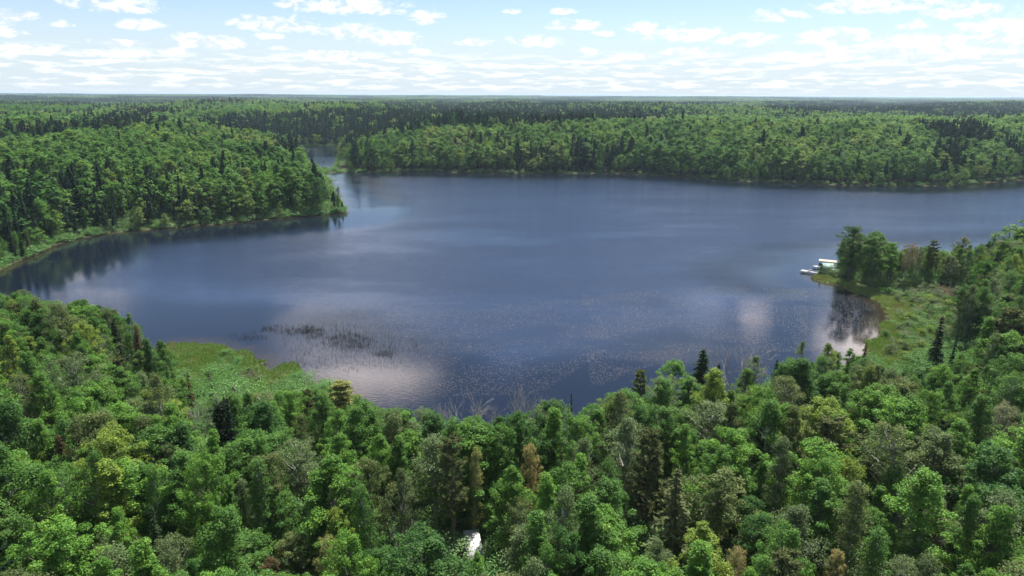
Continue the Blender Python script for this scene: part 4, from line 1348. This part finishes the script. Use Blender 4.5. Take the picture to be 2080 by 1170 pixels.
# ------------------------------------------------------------------ sedge, reeds, lily pads
def blades(P, hgt, wid, per, r, lean=.35):
    n = len(P) * per
    k = np.repeat(np.arange(len(P)), per)
    a = r.random(n) * 6.283
    b = P[k] + np.stack([r.normal(size=n) * .16, r.normal(size=n) * .16, 0 * a], -1)
    L = hgt[k] * (.6 + .5 * r.random(n))
    tip = b + np.stack([np.cos(a) * L * lean * r.random(n), np.sin(a) * L * lean * r.random(n), L], -1)
    sx = np.stack([-np.sin(a * 1.7), np.cos(a * 1.7), 0 * a], -1) * wid / 2
    V = np.stack([b - sx, b + sx, tip], 1).reshape(-1, 3)
    return V, np.arange(n * 3).reshape(-1, 3), np.repeat(.75 + .5 * r.random(n), 3)


R5 = np.random.default_rng(81)
def fill(poly, step, seed):
    lo, hi = poly.min(0), poly.max(0)
    a, b = jitter_grid(lo[0], hi[0], lo[1], hi[1], step, seed)
    P = np.stack([a, b], -1)
    return P[inside(P, poly)]


G = np.concatenate([fill(MARSH, .42, 1), fill(SEDGE, .42, 2), fill(ISLET, .4, 3)])
sg = lake_sd(G[:, 0], G[:, 1])
G, sg = G[sg > .05], sg[sg > .05]
zg5 = ground_z(G[:, 0], G[:, 1], sg, np.ones(len(G)))
hg = .25 + 1.0 * fbm(G[:, 0] / 3, G[:, 1] / 3, 9) ** 1.5
V, T, lv = blades(np.stack([G[:, 0], G[:, 1], zg5 - .02], -1), hg, .13, 6, R5, 1.1)
M_SEDGE = leaf_material('sedge_blade', [(0.25, (.120, .215, .048)), (.45, (.165, .245, .080)), (.6, (.18, .25, .095)), (.75, (.17, .17, .085))], .35)
tone_ = np.repeat(fbm(G[:, 0] / 4, G[:, 1] / 4, 19), 18)
tag(link('sedge_grass', mk_mesh('sedge_grass', V, [T], [M_SEDGE], {'lv': ('FLOAT', 'POINT', lv), 'tone': ('FLOAT', 'POINT', tone_)})), 'bright green sedge growing at the water edge and over the marsh', 'grass', kind='stuff')


def px_cloud(polys, n, seed, z=0.0):
    r = np.random.default_rng(seed)
    out_ = []
    for poly, w in polys:
        poly = ground_poly(poly)
        lo, hi = poly.min(0), poly.max(0)
        P = lo + r.random((int(n * w * 3), 2)) * (hi - lo)
        P = P[inside(P, poly)][:int(n * w)]
        out_.append(P)
    P = np.concatenate(out_)
    return P[lake_sd(P[:, 0], P[:, 1]) < -.6]


RP = px_cloud([([(525, 662), (580, 660), (660, 664), (650, 674), (600, 680), (530, 672)], .2), ([(610, 676), (660, 668), (665, 682), (620, 690)], .07), ([(650, 690), (700, 670), (760, 690), (830, 715), (800, 728), (720, 712), (660, 712)], .38),
               ([(560, 668), (700, 655), (840, 690), (880, 730), (700, 760), (600, 740)], .25), ([(460, 682), (540, 672), (540, 690), (470, 692)], .05), ([(1880, 500), (1960, 500), (1960, 525), (1880, 525)], .02)], 5200, 5)
den = fbm(RP[:, 0] / 3.5, RP[:, 1] / 2.2, 15)
RP = RP[R5.random(len(RP)) < smooth(.22, .75, den)]
V, T, lv = blades(np.stack([RP[:, 0], RP[:, 1], 0 * RP[:, 0] - .05], -1), .6 + .6 * R5.random(len(RP)), .03, 3, R5, .12)
M_REED = leaf_material('reed_stem', [(0, (.055, .055, .028)), (.5, (.075, .065, .035)), (1, (.05, .065, .025))], .15)
tag(link('reeds', mk_mesh('reeds', V, [T], [M_REED], {'lv': ('FLOAT', 'POINT', lv), 'tone': ('FLOAT', 'POINT', R5.random(len(V)))})), 'thin brown reeds standing in the shallow bay', 'reeds', kind='stuff')

LP = px_cloud([([(480, 690), (700, 625), (950, 612), (1200, 610), (1250, 700), (1100, 800), (900, 806), (740, 790), (880, 720), (640, 660)], .40), ([(1180, 600), (1450, 580), (1640, 590), (1640, 715), (1400, 715), (1200, 790)], .46),
               ([(1600, 585), (1690, 585), (1780, 620), (1785, 650), (1770, 690), (1640, 715)], .14)], 42000, 6)
den = fbm(LP[:, 0] / 9, LP[:, 1] / 5, 25)
LP = LP[R5.random(len(LP)) < smooth(.28, .52, den)]
k = np.arange(6) * 2 * np.pi / 6
rad = .04 + .045 * R5.random(len(LP))
V = np.stack([LP[:, 0, None] + np.cos(k) * rad[:, None], LP[:, 1, None] + np.sin(k) * rad[:, None], .012 + .02 * R5.random((len(LP), 6))], -1).reshape(-1, 3)
b = np.arange(len(LP))[:, None] * 6
T = np.concatenate([b + np.array([[0, i, i + 1]]) for i in range(1, 5)])
m_pad, N = new_mat('lily_pad')
at = N.n('ShaderNodeAttribute', attribute_name='tone').outputs['Fac']
pc = ramp(N, at, [(0, (.10, .10, .055)), (.5, (.15, .125, .11)), (1, (.07, .05, .04))])
pb = N.n('ShaderNodeBsdfPrincipled', {'Base Color': pc, 'Roughness': .45, 'Specular IOR Level': .5})
N.n('ShaderNodeOutputMaterial', {0: pb})
tag(link('lily_pads', mk_mesh('lily_pads', V, [T], [m_pad], {'tone': ('FLOAT', 'POINT', np.repeat(R5.random(len(LP)), 6))})), 'small pale lily pads scattered over the dark near water', 'lily pads', kind='stuff')

# ------------------------------------------------------------------ docks, boat shelters, cabins, trailer
M_WHITE = plain('white_boards', (0.40, 0.395, 0.39), .6, .3, noise=(3.0, (0.30, 0.295, 0.29)))
M_POST = plain('galvanised_post', (0.30, 0.31, 0.32), .4, .5, .6)
M_GREENROOF = plain('pale_green_roof', (0.22, 0.31, 0.265), .6, .3, noise=(2.0, (0.19, 0.27, 0.23)))
M_CREAM = plain('cream_canopy', (0.42, 0.38, 0.31), .7, .2, noise=(1.5, (0.36, 0.32, 0.26)))
M_DKWOOD = plain('dark_wood', (0.075, 0.062, 0.055), .8, .2, noise=(2.0, (0.12, 0.10, 0.09)))
M_BOAT = plain('maroon_hull', (0.12, 0.035, 0.03), .3, .6)
M_WALLB = plain('brown_wall', (0.10, 0.055, 0.04), .8, .2, noise=(2.0, (0.14, 0.075, 0.055)))
M_GLASS = plain('window_glass', (0.03, 0.035, 0.04), .08, .6)
M_GREYROOF = plain('grey_roof', (0.42, 0.42, 0.43), .7, .3, noise=(1.0, (0.33, 0.33, 0.34)))


def part(name, mb, mat, parent):
    o = link(name, mb.mesh(name, [mat]), parent)
    return o


def empty(name, loc, rz, label, cat, group=None):
    e = bpy.data.objects.new(name, None)
    e.location = loc
    e.rotation_euler = (0, 0, rz)
    ROOT.objects.link(e)
    return tag(e, label, cat, group)


def dock(a, b, zt, w, pad, label, bench=False):
    A, B = unproject(*a, zt), unproject(*b, zt)
    d = B - A
    L = math.hypot(d[0], d[1])
    e = empty('dock', (A[0], A[1], 0), math.atan2(d[1], d[0]), label, 'dock', 'docks by the marsh point')
    np_ = int(L / .55)
    for i in range(np_):
        mb = MB()
        mb.box((L * (i + .5) / np_, 0, zt), (L / np_ - .03, w, .06))
        part('plank', mb, M_WHITE, e)
    mb = MB(); mb.box((pad[0] / 2 - .2, pad[2], zt + .005), (pad[0], pad[1], .09)); part('end_platform', mb, M_WHITE, e)
    for s in (-1, 1):
        mb = MB(); mb.box((L / 2, s * (w / 2 - .05), zt - .12), (L, .06, .16)); part('side_beam', mb, M_DKWOOD, e)
    for t in (0.02, .35, .7):
        for s in (-1, 1):
            mb = MB(); mb.tube([(L * t, s * (w / 2 + .05), -1.2), (L * t, s * (w / 2 + .05), zt + .5)], [.04, .04], 6); part('post', mb, M_POST, e)
    if bench:
        mb = MB(); mb.box((pad[0] + .1, .5, zt + .48), (.4, 1.3, .06)); part('bench_seat', mb, M_WHITE, e)
        for s in (-.5, .5):
            mb = MB(); mb.box((pad[0] + .1, .5 + s, zt + .25), (.3, .06, .42)); part('bench_leg', mb, M_POST, e)
    return e


dock((1628, 549), (1670, 556), .55, 1.5, (2.6, 2.6, 0), 'longer white dock reaching into the lake before the green-roofed shelter', True)
dock((1653, 540.5), (1682, 542), .6, 1.3, (2.2, 2.2, -.3), 'shorter white dock ending behind the green-roofed shelter')

# boat lift under a cream canopy, the boat a thing of its own
c = unproject(1680, 543.5, 0.0)
d = unproject(1690, 544.5, 0.0) - unproject(1670, 542.5, 0.0)
ra = math.atan2(d[1], d[0])
e = empty('boat_lift', (c[0], c[1], 0), ra, 'boat lift with a long cream fabric canopy behind the green roof', 'boat lift')
mb = MB()
ys = np.linspace(-1.5, 1.5, 7)
zs = 2.55 + .42 * (1 - (ys / 1.5) ** 2)
for i in range(6):
    mb.add([(-3.1, ys[i], zs[i]), (3.1, ys[i], zs[i]), (3.1, ys[i + 1], zs[i + 1]), (-3.1, ys[i + 1], zs[i + 1])], [(0, 1, 2, 3)])
for s in (-1.5, 1.5):
    mb.box((0, s, 2.42), (6.2, .03, .28))
part('canopy', mb, M_CREAM, e)
for sx in (-2.2, 2.2):
    for sy in (-1.4, 1.4):
        mb = MB(); mb.tube([(sx, sy, -1.5), (sx, sy, 2.5)], [.06, .06], 6); part('post', mb, M_POST, e)
    mb = MB(); mb.box((sx, 0, .35), (.12, 2.8, .12)); part('cross_beam', mb, M_POST, e)
b = empty('boat', (c[0], c[1], .42), ra, 'dark maroon motor boat hanging in the canopied lift', 'boat')
mb = MB()
st = [(-2.6, .95, .75, .0), (-1.0, 1.0, .8, -.02), (.9, .95, .9, .0), (2.0, .6, 1.0, .12), (2.75, .05, 1.05, .5)]
V = []
for (sx, hw, top, bot) in st:
    V += [(sx, -hw, top), (sx, -hw * .8, bot + .25), (sx, 0, bot), (sx, hw * .8, bot + .25), (sx, hw, top)]
Q = [(i * 5 + j, (i + 1) * 5 + j, (i + 1) * 5 + j + 1, i * 5 + j + 1) for i in range(4) for j in range(4)]
mb.add(V, Q + [(0, 1, 3, 4)], [(1, 2, 3)])
part('hull', mb, M_BOAT, b)
mb = MB()
mb.add([(-2.6, -.9, .72), (-2.6, .9, .72), (.9, .9, .86), (.9, -.9, .86), (2.6, 0, 1.0)], [(0, 3, 2, 1)], [(3, 4, 2)])
part('deck_cover', mb, M_DKWOOD, b)
mb = MB(); mb.box((.7, 0, 1.1), (.05, 1.4, .4), tilt=('Y', -.4)); part('windscreen', mb, M_GLASS, b)
mb = MB(); mb.box((-2.75, 0, .7), (.35, .4, .9)); part('motor', mb, M_DKWOOD, b)

# open shelter with the pale green roof
c = unproject(1681, 555, .6)
e = empty('shelter', (c[0], c[1], float(max(.5, ground_z(c[:1], c[1:2])[0]))), math.radians(-12), 'open shelter with a pale green sloping roof at the root of the docks', 'shelter')
mb = MB(); mb.box((0, -.15, 2.95), (3.9, 3.4, .08), tilt=('X', .30)); part('roof', mb, M_GREENROOF, e)
mb = MB(); mb.box((1.3, -2.25, 2.15), (1.9, .8, .06), tilt=('X', .12)); part('awning', mb, M_GREENROOF, e)
for sx in (-1.7, 0, 1.7):
    for sy, top in ((-1.5, 2.45), (1.4, 3.35)):
        mb = MB(); mb.box((sx, sy, top / 2 - .3), (.12, .12, top + .6)); part('post', mb, M_DKWOOD, e)
mb = MB(); mb.box((0, 0, .12), (4.0, 3.4, .16)); part('floor_deck', mb, M_DKWOOD, e)
for i in range(9):
    mb = MB(); mb.box((-1.8 + i * .45, -1.62, .62), (.38, .05, .9)); part('fence_board', mb, M_DKWOOD, e)
# little cabins half hidden in the woods of the far shore
def cabin(px, py, zoff, wall, roof, label, w=7.0, l=5.5):
    P = unproject(px, py + 6, 2.0)
    z = float(ground_z(P[:1], P[1:2])[0])
    P = unproject(px, py, z + 4.0)
    z = float(ground_z(P[:1], P[1:2])[0])
    e = empty('cabin', (P[0], P[1], z - .1), .25, label, 'cabin')
    mb = MB(); mb.box((0, 0, 1.5), (w, l, 3.0))
    for s in (-1, 1):
        mb.add([(s * w / 2, -l / 2, 3), (s * w / 2, l / 2, 3), (s * w / 2, 0, 4.6)], None, [(0, 1, 2)])
    part('wall', mb, wall, e)
    mb = MB()
    for s in (-1, 1):
        mb.box((0, s * l / 4 * 1.08, 3.86), (w + .8, l / 2 * 1.28, .12), tilt=('X', -s * math.atan2(1.6, l / 2)))
    ro = part('roof', mb, roof, e)
    mb = MB(); mb.box((w * .28, .4, 4.7), (.6, .6, 1.3)); part('chimney', mb, M_DKWOOD, ro)
    for sx in (-.3, .32):
        mb = MB(); mb.box((w * sx, -l / 2 - .03, 1.7), (1.5, .08, 1.3)); wf = part('window', mb, M_WHITE, e)
        mb = MB(); mb.box((w * sx, -l / 2 - .08, 1.7), (1.2, .04, 1.0)); part('pane', mb, M_GLASS, wf)
    mb = MB(); mb.box((0, -l / 2 - .03, 1.05), (.95, .08, 2.05)); part('door', mb, M_WHITE, e)


cabin(727, 287, 0, M_DKWOOD, M_GREYROOF, 'grey-roofed cabin in the trees behind the channel mouth')
cabin(1229, 333, 0, M_WALLB, M_DKWOOD, 'small dark red cabin under the trees on the far shore')

# trailer in the gap
A, B = unproject(957, 1079, 5.2), unproject(965, 1126, 5.2)
d = B - A
L = math.hypot(d[0], d[1]) + 0.4
mid = (A + B) / 2
zt = float(ground_z(mid[:1], mid[1:2])[0])
e = empty('trailer', (mid[0], mid[1], zt), math.atan2(d[1], d[0]), 'long narrow trailer with a white flat roof in a gap among the trees', 'trailer')
ht = 5.2 - zt
mb = MB(); mb.box((0, 0, ht / 2 + .2), (L, 2.0, ht - .5)); part('body', mb, plain('trailer_side', (.30, .29, .27), .5, .4), e)
mb = MB(); mb.box((0, 0, ht - .0), (L + .1, 2.12, .10)); part('roof', mb, plain('white_roof', (.55, .55, .545), .5, .4, noise=(1.2, (.42, .42, .415))), e)
mb = MB(); mb.box((-L * .2, .1, ht + .12), (.45, .45, .16)); part('roof_vent', mb, M_WHITE, e)
M_SEAM = plain('roof_seam', (.42, .42, .42), .6, .3)
for f in (-.34, -.17, 0, .17, .34):
    mb = MB(); mb.box((L * f, 0, ht + .065), (.07, 2.1, .05)); part('roof_seam', mb, M_SEAM, e)
for s in (-1, 1):
    for f in (-.3, 0.05, .32):
        mb = MB(); mb.box((L * f, s * 1.02, ht * .62), (1.0, .05, .6)); part('window', mb, M_GLASS, e)
    for f in (.05, .16):
        mb = MB(); a_ = np.arange(10) * 2 * np.pi / 10
        mb.add(np.concatenate([np.stack([L * f + .34 * np.cos(a_), 0 * a_ + s * .80, .34 + .34 * np.sin(a_)], -1), np.stack([L * f + .34 * np.cos(a_), 0 * a_ + s * 1.0, .34 + .34 * np.sin(a_)], -1)]),
               [(i, (i + 1) % 10, 10 + (i + 1) % 10, 10 + i) for i in range(10)], [(10, 10 + i, 11 + i) for i in range(1, 9)])
        part('wheel', mb, plain('tyre', (.02, .02, .02), .8, .2), e)
print('SINGLE', CNT, 'stuff near', len(stuff_b), len(stuff_c), 'objects', len(bpy.data.objects))
